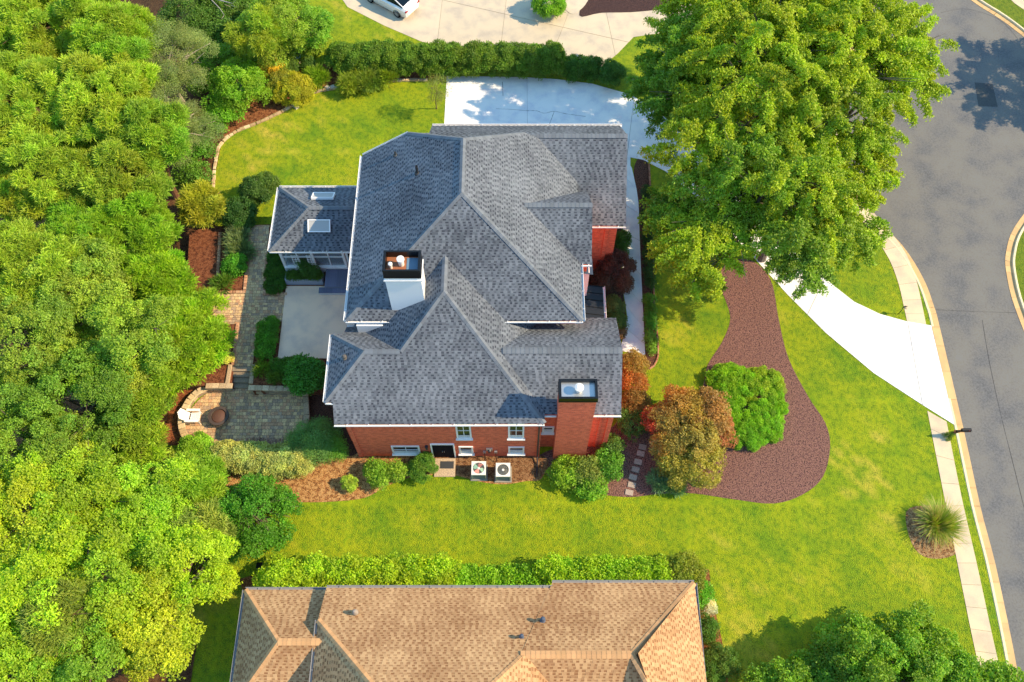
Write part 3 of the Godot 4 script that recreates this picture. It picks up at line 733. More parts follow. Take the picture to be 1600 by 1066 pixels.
	# planting beds
	bed("mulch_bed", PackedVector2Array([Vector2(15.654,-32.768),Vector2(15.935,-32.69),Vector2(16.196,-32.544),Vector2(16.432,-32.345),Vector2(16.639,-32.107),Vector2(16.817,-31.849),Vector2(16.968,-31.557),Vector2(17.089,-31.203),Vector2(17.179,-30.757),Vector2(17.221,-30.186),Vector2(17.223,-29.515),Vector2(17.214,-28.799),Vector2(17.226,-28.095),Vector2(17.253,-27.406),Vector2(17.284,-26.706),Vector2(17.339,-26.006),Vector2(17.44,-25.318),Vector2(17.607,-24.626),Vector2(17.823,-23.929),Vector2(18.057,-23.264),Vector2(18.276,-22.664),Vector2(18.491,-22.151),Vector2(18.713,-21.702),Vector2(18.909,-21.287),Vector2(19.046,-20.875),Vector2(19.119,-20.472),Vector2(19.143,-20.09),Vector2(19.121,-19.707),Vector2(19.054,-19.303),Vector2(18.939,-18.85),Vector2(18.776,-18.367),Vector2(18.572,-17.901),Vector2(18.335,-17.496),Vector2(18.064,-17.168),Vector2(17.755,-16.891),Vector2(17.413,-16.652),Vector2(17.041,-16.439),Vector2(16.636,-16.242),Vector2(16.198,-16.07),Vector2(15.732,-15.937),Vector2(15.242,-15.861),Vector2(14.728,-15.858),Vector2(14.188,-15.916),Vector2(13.624,-16.004),Vector2(13.038,-16.091),Vector2(12.405,-16.187),Vector2(11.732,-16.301),Vector2(11.069,-16.408),Vector2(10.467,-16.478),Vector2(9.946,-16.502),Vector2(9.476,-16.495),Vector2(9.034,-16.47),Vector2(8.595,-16.439),Vector2(8.167,-16.393),Vector2(7.759,-16.328),Vector2(7.345,-16.271),Vector2(6.901,-16.246),Vector2(6.402,-16.265),Vector2(5.867,-16.313),Vector2(5.338,-16.376),Vector2(4.858,-16.439),Vector2(4.437,-16.494),Vector2(4.052,-16.55),Vector2(3.699,-16.619),Vector2(3.372,-16.711),Vector2(3.067,-16.836),Vector2(2.788,-16.985),Vector2(2.542,-17.144),Vector2(2.335,-17.299),Vector2(2.179,-17.439),Vector2(2.067,-17.575),Vector2(1.979,-17.72),Vector2(1.893,-17.892),Vector2(1.75,-18.1),Vector2(1.58,-18.335),Vector2(1.494,-18.578),Vector2(1.603,-18.815),Vector2(1.983,-19.038),Vector2(2.56,-19.256),Vector2(3.219,-19.479),Vector2(3.848,-19.712),Vector2(4.465,-19.933),Vector2(5.113,-20.145),Vector2(5.72,-20.4),Vector2(6.212,-20.749),Vector2(6.546,-21.287),Vector2(6.768,-21.961),Vector2(6.941,-22.594),Vector2(7.126,-23.011),Vector2(7.326,-23.139),Vector2(7.513,-23.081),Vector2(7.701,-22.922),Vector2(7.901,-22.75),Vector2(8.079,-22.518),Vector2(8.242,-22.202),Vector2(8.463,-21.924),Vector2(8.816,-21.805),Vector2(9.397,-21.881),Vector2(10.14,-22.086),Vector2(10.881,-22.387),Vector2(11.456,-22.75),Vector2(11.79,-23.209),Vector2(11.98,-23.768),Vector2(12.121,-24.347),Vector2(12.307,-24.867),Vector2(12.566,-25.301),Vector2(12.846,-25.694),Vector2(13.122,-26.071),Vector2(13.368,-26.46),Vector2(13.591,-26.87),Vector2(13.801,-27.287),Vector2(13.974,-27.699),Vector2(14.086,-28.095),Vector2(14.119,-28.468),Vector2(14.089,-28.824),Vector2(14.026,-29.176),Vector2(13.959,-29.533),Vector2(13.864,-29.9),Vector2(13.736,-30.271),Vector2(13.634,-30.641),Vector2(13.618,-31.005),Vector2(13.707,-31.386),Vector2(13.868,-31.778),Vector2(14.082,-32.135),Vector2(14.327,-32.411),Vector2(14.623,-32.598),Vector2(14.973,-32.719),Vector2(15.332,-32.775)]), 0.012, "mulch", lin(160, 120, 110))
	bed("mulch_bed", PackedVector2Array([Vector2(9.164,-41.441),Vector2(9.322,-41.431),Vector2(9.494,-41.295),Vector2(9.644,-41),Vector2(9.738,-40.515),Vector2(9.755,-39.765),Vector2(9.717,-38.788),Vector2(9.654,-37.726),Vector2(9.596,-36.716),Vector2(9.543,-35.781),Vector2(9.481,-34.85),Vector2(9.42,-33.929),Vector2(9.368,-33.023),Vector2(9.325,-32.132),Vector2(9.288,-31.254),Vector2(9.258,-30.388),Vector2(9.237,-29.533),Vector2(9.233,-28.644),Vector2(9.243,-27.737),Vector2(9.249,-26.901),Vector2(9.234,-26.229),Vector2(9.194,-25.766),Vector2(9.137,-25.457),Vector2(9.066,-25.238),Vector2(8.982,-25.047),Vector2(8.871,-24.858),Vector2(8.738,-24.706),Vector2(8.609,-24.624),Vector2(8.51,-24.643),Vector2(8.448,-24.746),Vector2(8.41,-24.926),Vector2(8.389,-25.224),Vector2(8.382,-25.681),Vector2(8.392,-26.345),Vector2(8.42,-27.182),Vector2(8.457,-28.111),Vector2(8.493,-29.05),Vector2(8.527,-29.995),Vector2(8.563,-30.982),Vector2(8.6,-31.997),Vector2(8.638,-33.023),Vector2(8.683,-34.095),Vector2(8.735,-35.208),Vector2(8.776,-36.289),Vector2(8.792,-37.261),Vector2(8.756,-38.12),Vector2(8.684,-38.901),Vector2(8.624,-39.59),Vector2(8.624,-40.171),Vector2(8.708,-40.655),Vector2(8.848,-41.046),Vector2(9.01,-41.316)]), 0.012, "mulch", lin(124, 84, 66))
	bed("mulch_bed", PackedVector2Array([Vector2(4.35,-34.58),Vector2(7.544,-35.639),Vector2(7.306,-33.023),Vector2(7.273,-30.265),Vector2(7.394,-28.095),Vector2(6.737,-25.955),Vector2(4.059,-25.955)]), 0.012, "mulch", lin(112, 78, 64))
	bed("pine_straw_bed", PackedVector2Array([Vector2(-19.744,-19.303),Vector2(-19.686,-19.562),Vector2(-19.629,-19.678),Vector2(-19.503,-19.708),Vector2(-19.238,-19.712),Vector2(-18.795,-19.672),Vector2(-18.219,-19.568),Vector2(-17.563,-19.454),Vector2(-16.881,-19.384),Vector2(-16.129,-19.372),Vector2(-15.298,-19.389),Vector2(-14.493,-19.424),Vector2(-13.821,-19.466),Vector2(-13.353,-19.522),Vector2(-13.019,-19.594),Vector2(-12.709,-19.664),Vector2(-12.312,-19.712),Vector2(-11.756,-19.744),Vector2(-11.115,-19.766),Vector2(-10.495,-19.761),Vector2(-10.004,-19.712),Vector2(-9.747,-19.594),Vector2(-9.643,-19.423),Vector2(-9.514,-19.243),Vector2(-9.185,-19.099),Vector2(-8.592,-18.998),Vector2(-7.834,-18.919),Vector2(-6.982,-18.858),Vector2(-6.108,-18.815),Vector2(-5.215,-18.795),Vector2(-4.269,-18.797),Vector2(-3.289,-18.808),Vector2(-2.29,-18.815),Vector2(-1.165,-18.849),Vector2(0.059,-18.905),Vector2(1.158,-18.916),Vector2(1.909,-18.815),Vector2(2.19,-18.527),Vector2(2.141,-18.106),Vector2(1.932,-17.681),Vector2(1.734,-17.378),Vector2(1.566,-17.249),Vector2(1.345,-17.221),Vector2(1.093,-17.232),Vector2(0.828,-17.22),Vector2(0.551,-17.166),Vector2(0.252,-17.105),Vector2(-0.06,-17.052),Vector2(-0.376,-17.024),Vector2(-0.692,-17.025),Vector2(-1.014,-17.046),Vector2(-1.346,-17.085),Vector2(-1.692,-17.141),Vector2(-2.07,-17.226),Vector2(-2.473,-17.338),Vector2(-2.864,-17.449),Vector2(-3.208,-17.535),Vector2(-3.463,-17.592),Vector2(-3.659,-17.634),Vector2(-3.867,-17.656),Vector2(-4.156,-17.654),Vector2(-4.573,-17.626),Vector2(-5.071,-17.575),Vector2(-5.58,-17.504),Vector2(-6.032,-17.417),Vector2(-6.404,-17.313),Vector2(-6.734,-17.19),Vector2(-7.044,-17.053),Vector2(-7.355,-16.906),Vector2(-7.653,-16.733),Vector2(-7.933,-16.539),Vector2(-8.23,-16.353),Vector2(-8.577,-16.207),Vector2(-8.994,-16.112),Vector2(-9.459,-16.05),Vector2(-9.944,-16.009),Vector2(-10.42,-15.976),Vector2(-10.883,-15.949),Vector2(-11.346,-15.935),Vector2(-11.81,-15.932),Vector2(-12.276,-15.938),Vector2(-12.745,-15.966),Vector2(-13.216,-16.012),Vector2(-13.686,-16.05),Vector2(-14.151,-16.053),Vector2(-14.61,-16.008),Vector2(-15.065,-15.931),Vector2(-15.517,-15.838),Vector2(-15.968,-15.746),Vector2(-16.411,-15.611),Vector2(-16.846,-15.439),Vector2(-17.291,-15.326),Vector2(-17.763,-15.364),Vector2(-18.325,-15.594),Vector2(-18.948,-15.961),Vector2(-19.51,-16.415),Vector2(-19.89,-16.906),Vector2(-20.022,-17.492),Vector2(-19.982,-18.175),Vector2(-19.859,-18.823)]), 0.010, "straw", lin(214, 170, 114))
	bed("pine_straw_bed", PackedVector2Array([Vector2(-21.624,-19.712),Vector2(-21.891,-20.034),Vector2(-22.041,-20.481),Vector2(-22.12,-20.961),Vector2(-22.175,-21.38),Vector2(-22.213,-21.722),Vector2(-22.212,-22.034),Vector2(-22.17,-22.318),Vector2(-22.089,-22.577),Vector2(-21.969,-22.812),Vector2(-21.811,-23.021),Vector2(-21.61,-23.204),Vector2(-21.363,-23.36),Vector2(-21.047,-23.495),Vector2(-20.671,-23.606),Vector2(-20.279,-23.683),Vector2(-19.914,-23.711),Vector2(-19.536,-23.675),Vector2(-19.138,-23.585),Vector2(-18.816,-23.47),Vector2(-18.663,-23.36),Vector2(-18.758,-23.273),Vector2(-19.032,-23.19),Vector2(-19.361,-23.083),Vector2(-19.622,-22.924),Vector2(-19.798,-22.694),Vector2(-19.949,-22.411),Vector2(-20.066,-22.105),Vector2(-20.14,-21.805),Vector2(-20.164,-21.512),Vector2(-20.145,-21.212),Vector2(-20.091,-20.913),Vector2(-20.013,-20.624),Vector2(-19.837,-20.319),Vector2(-19.583,-20.002),Vector2(-19.401,-19.727),Vector2(-19.441,-19.548),Vector2(-19.831,-19.467),Vector2(-20.462,-19.459),Vector2(-21.128,-19.536)]), 0.011, "straw", lin(168, 104, 62))
	bed("mulch_bed", PackedVector2Array([Vector2(-6.099,-18.654),Vector2(-5.481,-18.746),Vector2(-4.507,-18.774),Vector2(-3.378,-18.773),Vector2(-2.29,-18.775),Vector2(-1.165,-18.814),Vector2(0.06,-18.865),Vector2(1.159,-18.871),Vector2(1.908,-18.775),Vector2(2.181,-18.511),Vector2(2.119,-18.125),Vector2(1.899,-17.735),Vector2(1.697,-17.456),Vector2(1.534,-17.335),Vector2(1.325,-17.305),Vector2(1.085,-17.311),Vector2(0.829,-17.299),Vector2(0.552,-17.253),Vector2(0.25,-17.203),Vector2(-0.064,-17.161),Vector2(-0.376,-17.141),Vector2(-0.68,-17.146),Vector2(-0.985,-17.168),Vector2(-1.296,-17.206),Vector2(-1.619,-17.259),Vector2(-1.965,-17.337),Vector2(-2.327,-17.437),Vector2(-2.685,-17.537),Vector2(-3.021,-17.615),Vector2(-3.324,-17.665),Vector2(-3.607,-17.699),Vector2(-3.881,-17.721),Vector2(-4.159,-17.734),Vector2(-4.45,-17.712),Vector2(-4.746,-17.661),Vector2(-5.031,-17.637),Vector2(-5.291,-17.694),Vector2(-5.624,-17.883),Vector2(-6.004,-18.164),Vector2(-6.229,-18.45)]), 0.016, "straw", lin(166, 132, 96))
	bed("mulch_bed", PackedVector2Array([Vector2(-12.781,-23.316),Vector2(-12.506,-23.654),Vector2(-12.059,-23.759),Vector2(-11.561,-23.697),Vector2(-11.135,-23.535),Vector2(-10.806,-23.265),Vector2(-10.512,-22.86),Vector2(-10.243,-22.36),Vector2(-9.992,-21.805),Vector2(-9.692,-21.106),Vector2(-9.368,-20.275),Vector2(-9.152,-19.502),Vector2(-9.175,-18.977),Vector2(-9.566,-18.789),Vector2(-10.225,-18.823),Vector2(-10.935,-18.965),Vector2(-11.481,-19.099),Vector2(-11.801,-19.148),Vector2(-12.011,-19.188),Vector2(-12.164,-19.337),Vector2(-12.312,-19.712),Vector2(-12.504,-20.482),Vector2(-12.701,-21.539),Vector2(-12.821,-22.583)]), 0.014, "mulch", lin(110, 76, 60))
	bed("mulch_bed", PackedVector2Array([Vector2(-20.992,-38.588),Vector2(-20.899,-38.836),Vector2(-20.961,-39.414),Vector2(-21.078,-40.119),Vector2(-21.151,-40.745),Vector2(-21.183,-41.273),Vector2(-21.216,-41.8),Vector2(-21.214,-42.297),Vector2(-21.139,-42.735),Vector2(-20.981,-43.093),Vector2(-20.761,-43.39),Vector2(-20.484,-43.66),Vector2(-20.157,-43.934),Vector2(-19.76,-44.212),Vector2(-19.297,-44.48),Vector2(-18.81,-44.748),Vector2(-18.342,-45.03),Vector2(-17.892,-45.329),Vector2(-17.442,-45.639),Vector2(-17.007,-45.954),Vector2(-16.607,-46.269),Vector2(-16.256,-46.597),Vector2(-15.941,-46.937),Vector2(-15.637,-47.258),Vector2(-15.32,-47.53),Vector2(-15.006,-47.738),Vector2(-14.701,-47.9),Vector2(-14.362,-48.037),Vector2(-13.947,-48.169),Vector2(-13.414,-48.298),Vector2(-12.796,-48.414),Vector2(-12.162,-48.521),Vector2(-11.579,-48.62),Vector2(-11.127,-48.714),Vector2(-10.749,-48.802),Vector2(-10.309,-48.88),Vector2(-9.671,-48.944),Vector2(-8.656,-48.978),Vector2(-7.383,-48.988),Vector2(-6.167,-49.009),Vector2(-5.324,-49.074),Vector2(-4.898,-49.21),Vector2(-4.735,-49.392),Vector2(-4.848,-49.579),Vector2(-5.251,-49.727),Vector2(-6.048,-49.814),Vector2(-7.199,-49.866),Vector2(-8.498,-49.915),Vector2(-9.741,-49.99),Vector2(-10.936,-50.139),Vector2(-12.171,-50.333),Vector2(-13.361,-50.487),Vector2(-14.421,-50.519),Vector2(-15.31,-50.408),Vector2(-16.08,-50.199),Vector2(-16.785,-49.903),Vector2(-17.479,-49.531),Vector2(-18.174,-49.062),Vector2(-18.842,-48.497),Vector2(-19.477,-47.886),Vector2(-20.072,-47.276),Vector2(-20.643,-46.709),Vector2(-21.187,-46.149),Vector2(-21.672,-45.53),Vector2(-22.066,-44.785),Vector2(-22.391,-43.814),Vector2(-22.655,-42.679),Vector2(-22.8,-41.559),Vector2(-22.772,-40.63),Vector2(-22.456,-39.873),Vector2(-21.916,-39.215),Vector2(-21.359,-38.754)]), 0.013, "straw", lin(166, 112, 72))
	bed("pine_straw_bed", PackedVector2Array([Vector2(-15.175,-11.513),Vector2(-12.945,-12.261),Vector2(-8.642,-12.405),Vector2(-3.596,-12.261),Vector2(-1.434,-11.975),Vector2(2.155,-12.118),Vector2(8.636,-12.333),Vector2(11.053,-12.046),Vector2(11.048,-10.635),Vector2(11.35,-8.254),Vector2(11.468,-5.662),Vector2(9.613,-5.662),Vector2(9.721,-10.462),Vector2(-14.847,-10.462)]), 0.010, "straw", lin(172, 122, 72))
	bed("mulch_bed", PackedVector2Array([Vector2(22.796,-15.364),Vector2(23.03,-15.577),Vector2(23.358,-15.684),Vector2(23.739,-15.726),Vector2(24.138,-15.746),Vector2(24.603,-15.774),Vector2(25.135,-15.78),Vector2(25.621,-15.722),Vector2(25.95,-15.555),Vector2(26.076,-15.222),Vector2(26.065,-14.762),Vector2(25.969,-14.275),Vector2(25.842,-13.864),Vector2(25.687,-13.54),Vector2(25.48,-13.255),Vector2(25.229,-13.018),Vector2(24.946,-12.839),Vector2(24.6,-12.719),Vector2(24.197,-12.652),Vector2(23.799,-12.643),Vector2(23.468,-12.694),Vector2(23.214,-12.803),Vector2(23.005,-12.969),Vector2(22.845,-13.198),Vector2(22.735,-13.496),Vector2(22.664,-13.923),Vector2(22.636,-14.456),Vector2(22.672,-14.977)]), 0.012, "straw", lin(190, 160, 116))
	# leaf litter under the trees, following the fall of the ground
	var fl := MB.new()
	var zz := -64.0
	while zz < 3.0:
		var xx := -46.0
		while xx < -16.0:
			var e := -20.0
			for i in EDGE.size() - 1:
				if zz >= EDGE[i].x and zz <= EDGE[i + 1].x: e = lerpf(EDGE[i].y, EDGE[i + 1].y, (zz - EDGE[i].x) / (EDGE[i + 1].x - EDGE[i].x))
			if xx + 1.0 < e + 0.8:
				var q := []
				for k in [Vector2(0, 0), Vector2(0, 1), Vector2(1, 1), Vector2(1, 0)]: q.append(Vector3(xx + k.x, ground_height(xx + k.x, zz + k.y) + 0.03, zz + k.y))
				fl.quad(q[0], q[1], q[2], q[3], lin(120, 88, 52, rng.randf_range(0.8, 1.1)))
			xx += 1.0
		zz += 1.0
	structure("forest_floor", fl, M.straw)

func build_house() -> void:
	var h := thing("brick_house", "red brick house with slate grey shingle roofs and two chimneys", "house", Vector3(-3, 0, -27))
	var dark := lin(54, 61, 72); var light := lin(122, 130, 140)
	var pal := [dark, light]
	var dk := lin(80, 85, 92); var cap := lin(112, 120, 129)
	# walls
	for a in [[-8.75, 3.5, -35.3, -24.4, 7.15], [-9.03, 1.56, -24.4, -18.775, 5.6], [-9.65, -6.5, -23.15, -19.75, 6.25], [1.5, 5.55, -24.4, -19.38, 5.6], [-4.6, 6.5, -37.4, -31.85, 5.65], [3.4, 4.36, -32.4, -28.0, 7.1]]:
		part(h, "wall", rect_prism(a[0], a[1], a[2], a[3], -0.1, a[4]), M.brick)
	# gable ends that face the street and the drive
	for g in [[5.55, -24.6, -19.38, -22.01, 5.6, 7.3], [6.5, -39.0, -31.85, -35.7, 5.65, 8.7], [4.36, -32.4, -28.0, -30.21, 7.1, 9.25]]:
		var x: float = g[0]; var gb := MB.new()
		gb.tri(Vector3(x, g[4], g[2]), Vector3(x, g[4], g[1]), Vector3(x, g[5], g[3])); gb.tri(Vector3(x - 0.25, g[4], g[1]), Vector3(x - 0.25, g[4], g[2]), Vector3(x - 0.25, g[5], g[3]))
		part(h, "gable", gb, M.brick)
	var gb := MB.new(); gb.quad(Vector3(3.5, 7.15, -35.3), Vector3(-8.75, 7.15, -35.3), Vector3(-6.2, 9.1, -35.3), Vector3(0.8, 9.1, -35.3))
	part(h, "gable", gb, M.brick)
	# projecting brick pier lines on the corners
	for a in [[5.35, 5.62, -19.6, -19.3, 5.55], [4.9, 5.05, -19.42, -19.34, 5.5], [-9.1, -8.85, -19.0, -18.72, 5.55], [1.4, 1.62, -18.95, -18.72, 5.55], [5.75, 6.0, -31.9, -31.78, 5.55]]:
		part(h, "pilaster", rect_prism(a[0], a[1], a[2], a[3], -0.1, a[4]), M.brick)
	# roofs
	var R1 := Vector3(-2.705,11.695,-33.059); var R2 := Vector3(-2.705,11.695,-29.349); var A := Vector3(-9.168,7.3,-35.54); var B := Vector3(-6.175,9.336,-35.534); var SW := Vector3(-9.168,7.3,-23.953); var SE := Vector3(3.914,7.3,-23.953)
	var B2 := Vector3(0.77, 9.34, -35.53); var NE := Vector3(3.91, 7.3, -35.53)
	var r := roof_faces(h, [[A, B, R1, R2, SW], [R1, B2, NE, SE, R2], [SW, SE, R2], [B, B2, R1]], pal, dk)
	for e in [[R1, R2], [R2, SW], [R2, SE], [B, R1], [B2, R1]]: ridge_cap(r, e[0], e[1], 0.3, cap)
	gutter(r, SW, A, Vector3(-1, 0, 0)); gutter(r, SE, SW, Vector3(0, 0, 1)); gutter(r, Vector3(3.91, 7.3, -27.7), SE, Vector3(1, 0, 0))
	gutter(r, A, B, Vector3(0, 0, -1))
	vent(r, Vector3(-5.38, 9.87, -32.10), 0.65, 0.08, lin(40, 44, 50)); vent(r, Vector3(-6.87, 8.86, -34.24), 0.3, 0.07, lin(60, 64, 70))
	# garage wing
	var gx0 := -5.0; var gx1 := 6.9
	r = roof_faces(h, [[Vector3(-1, 8.94, -35.7), Vector3(gx1, 8.94, -35.7), Vector3(gx1, 5.74, -31.41), Vector3(-1, 5.74, -31.41)], [Vector3(gx0, 8.94, -35.7), Vector3(gx1, 8.94, -35.7), Vector3(gx1 - 0.15, 7.2, -38.0), Vector3(gx0, 7.2, -38.0)]], pal, dk)
	ridge_cap(r, Vector3(gx0, 8.94, -35.7), Vector3(gx1, 8.94, -35.7), 0.34, cap)
	gutter(r, Vector3(4.6, 5.74, -31.41), Vector3(gx1, 5.74, -31.41), Vector3(0, 0, 1)); gutter(r, Vector3(gx1, 7.2, -38.0), Vector3(gx0, 7.2, -38.0), Vector3(0, 0, -1))
	# small wing towards the walk
	r = roof_faces(h, [[Vector3(0.2, 9.47, -30.21), Vector3(4.53, 9.47, -30.21), Vector3(4.55, 7.28, -27.65), Vector3(0.2, 7.28, -27.65)], [Vector3(0.2, 9.47, -30.21), Vector3(4.53, 9.47, -30.21), Vector3(4.53, 7.28, -32.77), Vector3(0.2, 7.28, -32.77)]], pal, dk)
	ridge_cap(r, Vector3(0.7, 9.47, -30.21), Vector3(4.53, 9.47, -30.21), 0.34, cap)
	gutter(r, Vector3(3.9, 7.28, -27.65), Vector3(4.55, 7.28, -27.65), Vector3(0, 0, 1))
	# south wing
	var T1 := Vector3(-3.63, 9.51, -26.9); var T2 := Vector3(-3.63, 9.51, -24.51)
	var U1 := Vector3(-5.98,7.851,-21.764); var U2 := Vector3(-7.894,7.851,-21.764); var C1 := Vector3(-10.009,6.451,-19.439); var C2 := Vector3(-9.6, 6.44, -19.42); var C3 := Vector3(-9.543,5.828,-18.405); var C4 := Vector3(1.751,5.846,-18.434); var NW := Vector3(-10.03, 6.45, -23.53)
	r = roof_faces(h, [[T1, T2, U1, Vector3(-8.98, 5.73, -24.4), Vector3(-8.98, 5.73, -26.9)], [T2, U1, U2, C1, C2, C3, C4], [T1, T2, C4, Vector3(1.78, 5.83, -26.9)], [U2, C1, NW], [U1, U2, NW, Vector3(-9.4, 6.45, -23.53), Vector3(-9.4, 5.77, -24.4), Vector3(-8.98, 5.73, -24.4)]], pal, dk)
	for e in [[T1, T2], [T2, U1], [T2, C4], [U1, U2], [U2, C1], [U2, NW]]: ridge_cap(r, e[0], e[1], 0.3, cap)
	gutter(r, C3, C4, Vector3(0, 0, 1)); gutter(r, C1, NW, Vector3(-1, 0, 0)); gutter(r, C1, C2, Vector3(0, 0, 1)); gutter(r, Vector3(-8.98, 5.75, -24.4), Vector3(-9.4, 5.77, -24.4), Vector3(0, 0, -1))
	vent(r, Vector3(-9.04, 7.11, -21.72), 0.2, 0.07, lin(90, 88, 84), true)
	# east gable of the south wing
	r = roof_faces(h, [[Vector3(-0.8, 7.52, -22.01), Vector3(5.95, 7.52, -22.01), Vector3(5.9, 5.74, -19.0), Vector3(-0.8, 5.74, -19.0)], [Vector3(-0.8, 7.52, -22.01), Vector3(5.95, 7.52, -22.01), Vector3(5.95, 5.74, -25.0), Vector3(-0.8, 5.74, -25.0)]], pal, dk)
	ridge_cap(r, Vector3(-0.5, 7.52, -22.01), Vector3(5.95, 7.52, -22.01), 0.4, cap)
	gutter(r, Vector3(1.75, 5.74, -19.0), Vector3(2.4, 5.74, -19.0), Vector3(0, 0, 1)); gutter(r, Vector3(4.4, 5.74, -19.0), Vector3(5.9, 5.74, -19.0), Vector3(0, 0, 1))
	# standing-seam metal porch roof, one panel after another
	var pr := MB.new(); pr.quad(Vector3(4.0, 3.36, -28.75), Vector3(4.0, 3.36, -25.7), Vector3(5.62, 2.98, -25.7), Vector3(5.62, 2.98, -28.75), lin(40, 46, 54))
	var po := part(h, "porch_roof", pr, M.dark_metal)
	for k in 6:
		var z := -28.75 + k * 0.508
		var pm := MB.new(); var tilt := Basis(Vector3(0, 0, 1), -0.23)
		pm.box(Vector3(4.81, 3.19, z + 0.254), Vector3(1.66, 0.012, 0.49), tilt, lin(104, 118, 138)); pm.box(Vector3(4.81, 3.215, z + 0.01), Vector3(1.66, 0.06, 0.025), tilt, lin(30, 36, 44))
		part(po, "metal_panel", pm, M.dark_metal)
	gutter(po, Vector3(5.62, 2.98, -28.8), Vector3(5.62, 2.98, -25.65), Vector3(1, 0, 0))
	for z in [-28.4, -26.0]:
		part(h, "porch_post", rect_prism(5.3, 5.45, z - 0.08, z + 0.08, 0, 2.95), M.paint)
	# white entry bay between the wings
	var bay := part(h, "bay", rect_prism(3.5, 4.55, -28.85, -27.95, 0.0, 5.9), M.paint)
	var by := MB.new(); by.box(Vector3(4.57, 4.6, -28.4), Vector3(0.03, 1.9, 0.6))
	part(bay, "pane", by, M.dark_glass)
	by = MB.new(); by.quad(Vector3(3.5, 6.1, -28.95), Vector3(3.5, 6.1, -27.85), Vector3(4.75, 5.85, -27.85), Vector3(4.75, 5.85, -28.95), lin(120, 130, 140))
	part(bay, "bay_roof", by, M.metal)
	# brick chimney with a steel pan and round flue
	var ch := part(h, "chimney", rect_prism(2.44, 4.34, -19.62, -18.61, -0.1, 8.35), M.brick)
	var cc := MB.new()
	cc.prism(PackedVector2Array([Vector2(2.38, -19.70), Vector2(4.40, -19.70), Vector2(4.40, -18.55), Vector2(2.38, -18.55)]), 8.35, 8.45, lin(44, 50, 60))
	for e in [[2.40, 2.52, -19.68, -18.57], [4.26, 4.38, -19.68, -18.57], [2.52, 4.26, -19.68, -19.58], [2.52, 4.26, -18.68, -18.57]]:
		cc.prism(PackedVector2Array([Vector2(e[0], e[2]), Vector2(e[1], e[2]), Vector2(e[1], e[3]), Vector2(e[0], e[3])]), 8.45, 8.8, lin(44, 50, 60))
	part(ch, "cap", cc, M.dark_metal)
	cc = MB.new(); cc.box(Vector3(3.39, 8.56, -19.13), Vector3(1.73, 0.02, 0.89)); part(ch, "steel_pan", cc, M.metal)
	cc = MB.new(); cc.lathe(Vector3(3.42, 8.57, -19.1), [Vector2(0.17, 0), Vector2(0.17, 0.35), Vector2(0.24, 0.36), Vector2(0.24, 0.45), Vector2(0.12, 0.52), Vector2(0, 0.53)], 16, lin(226, 226, 222)); part(ch, "flue", cc, M.plain)
	# white chimney chase
	ch = part(h, "chimney", rect_prism(-6.59, -4.72, -25.62, -24.4, 6.9, 11.0), M.paint)
	ch.set_meta("label", "white painted chimney chase with dark metal cap")
	cc = MB.new()
	cc.prism(PackedVector2Array([Vector2(-6.66, -25.7), Vector2(-4.65, -25.7), Vector2(-4.65, -24.33), Vector2(-6.66, -24.33)]), 10.72, 10.8, lin(236, 238, 240))
	part(ch, "trim", cc, M.paint)
	cc = MB.new()
	cc.prism(PackedVector2Array([Vector2(-6.64, -25.66), Vector2(-4.68, -25.66), Vector2(-4.68, -24.36), Vector2(-6.64, -24.36)]), 11.0, 11.12, lin(74, 66, 64))
	for e in [[-6.62, -6.5, -25.64, -24.38], [-4.82, -4.70, -25.64, -24.38], [-6.5, -4.82, -25.64, -25.54], [-6.5, -4.82, -24.48, -24.38]]:
		cc.prism(PackedVector2Array([Vector2(e[0], e[2]), Vector2(e[1], e[2]), Vector2(e[1], e[3]), Vector2(e[0], e[3])]), 11.12, 11.7, lin(88, 78, 74))
	part(ch, "cap", cc, M.dark_metal)
	cc = MB.new(); cc.box(Vector3(-5.66, 11.25, -25.0), Vector3(1.66, 0.02, 1.04), Basis(), lin(150, 96, 66)); cc.box(Vector3(-5.15, 11.27, -25.05), Vector3(0.6, 0.02, 0.8), Basis(), lin(96, 128, 156)); part(ch, "steel_pan", cc, M.plain)
	for q in [[-5.72, -25.05, 0.2, 0.45], [-6.25, -24.85, 0.11, 0.3]]:
		cc = MB.new(); cc.lathe(Vector3(q[0], 11.26, q[1]), [Vector2(q[2] * 0.75, 0), Vector2(q[2] * 0.75, q[3]), Vector2(q[2], q[3]), Vector2(q[2], q[3] + 0.1), Vector2(0, q[3] + 0.16)], 16, lin(232, 232, 230)); part(ch, "flue", cc, M.plain)
	part(h, "bump_out", rect_prism(-8.6, -7.1, -24.45, -23.75, 1.0, 7.05), M.paint)
	# windows and doors of the south wall
	var z := -18.775
	window(h, -3.12, -2.27, 2.95, 5.2, z, 2); window(h, -0.22, 0.68, 2.95, 5.2, z, 2)
	window(h, -7.02, -5.38, 0.5, 1.75, z, 2); window(h, -3.1, -2.27, 0.5, 1.65, z, 1); window(h, -0.22, 0.72, 0.5, 1.6, z, 1)
	window(h, 1.72, 2.4, 2.3, 3.2, -19.38, 1)
	var dm := MB.new(); dm.box(Vector3(-4.33, 1.0, z + 0.04), Vector3(0.6, 2.0, 0.06)); var d1 := part(h, "door", dm, M.black)
	dm = MB.new(); dm.box(Vector3(-3.72, 1.0, z + 0.04), Vector3(0.6, 2.0, 0.06)); var d2 := part(h, "door", dm, M.black)
	for d in [[d1, -4.08], [d2, -3.97]]:
		dm = MB.new(); dm.box(Vector3(d[1], 1.0, z + 0.1), Vector3(0.025, 0.14, 0.05)); part(d[0], "handle", dm, M.metal)
	dm = MB.new()
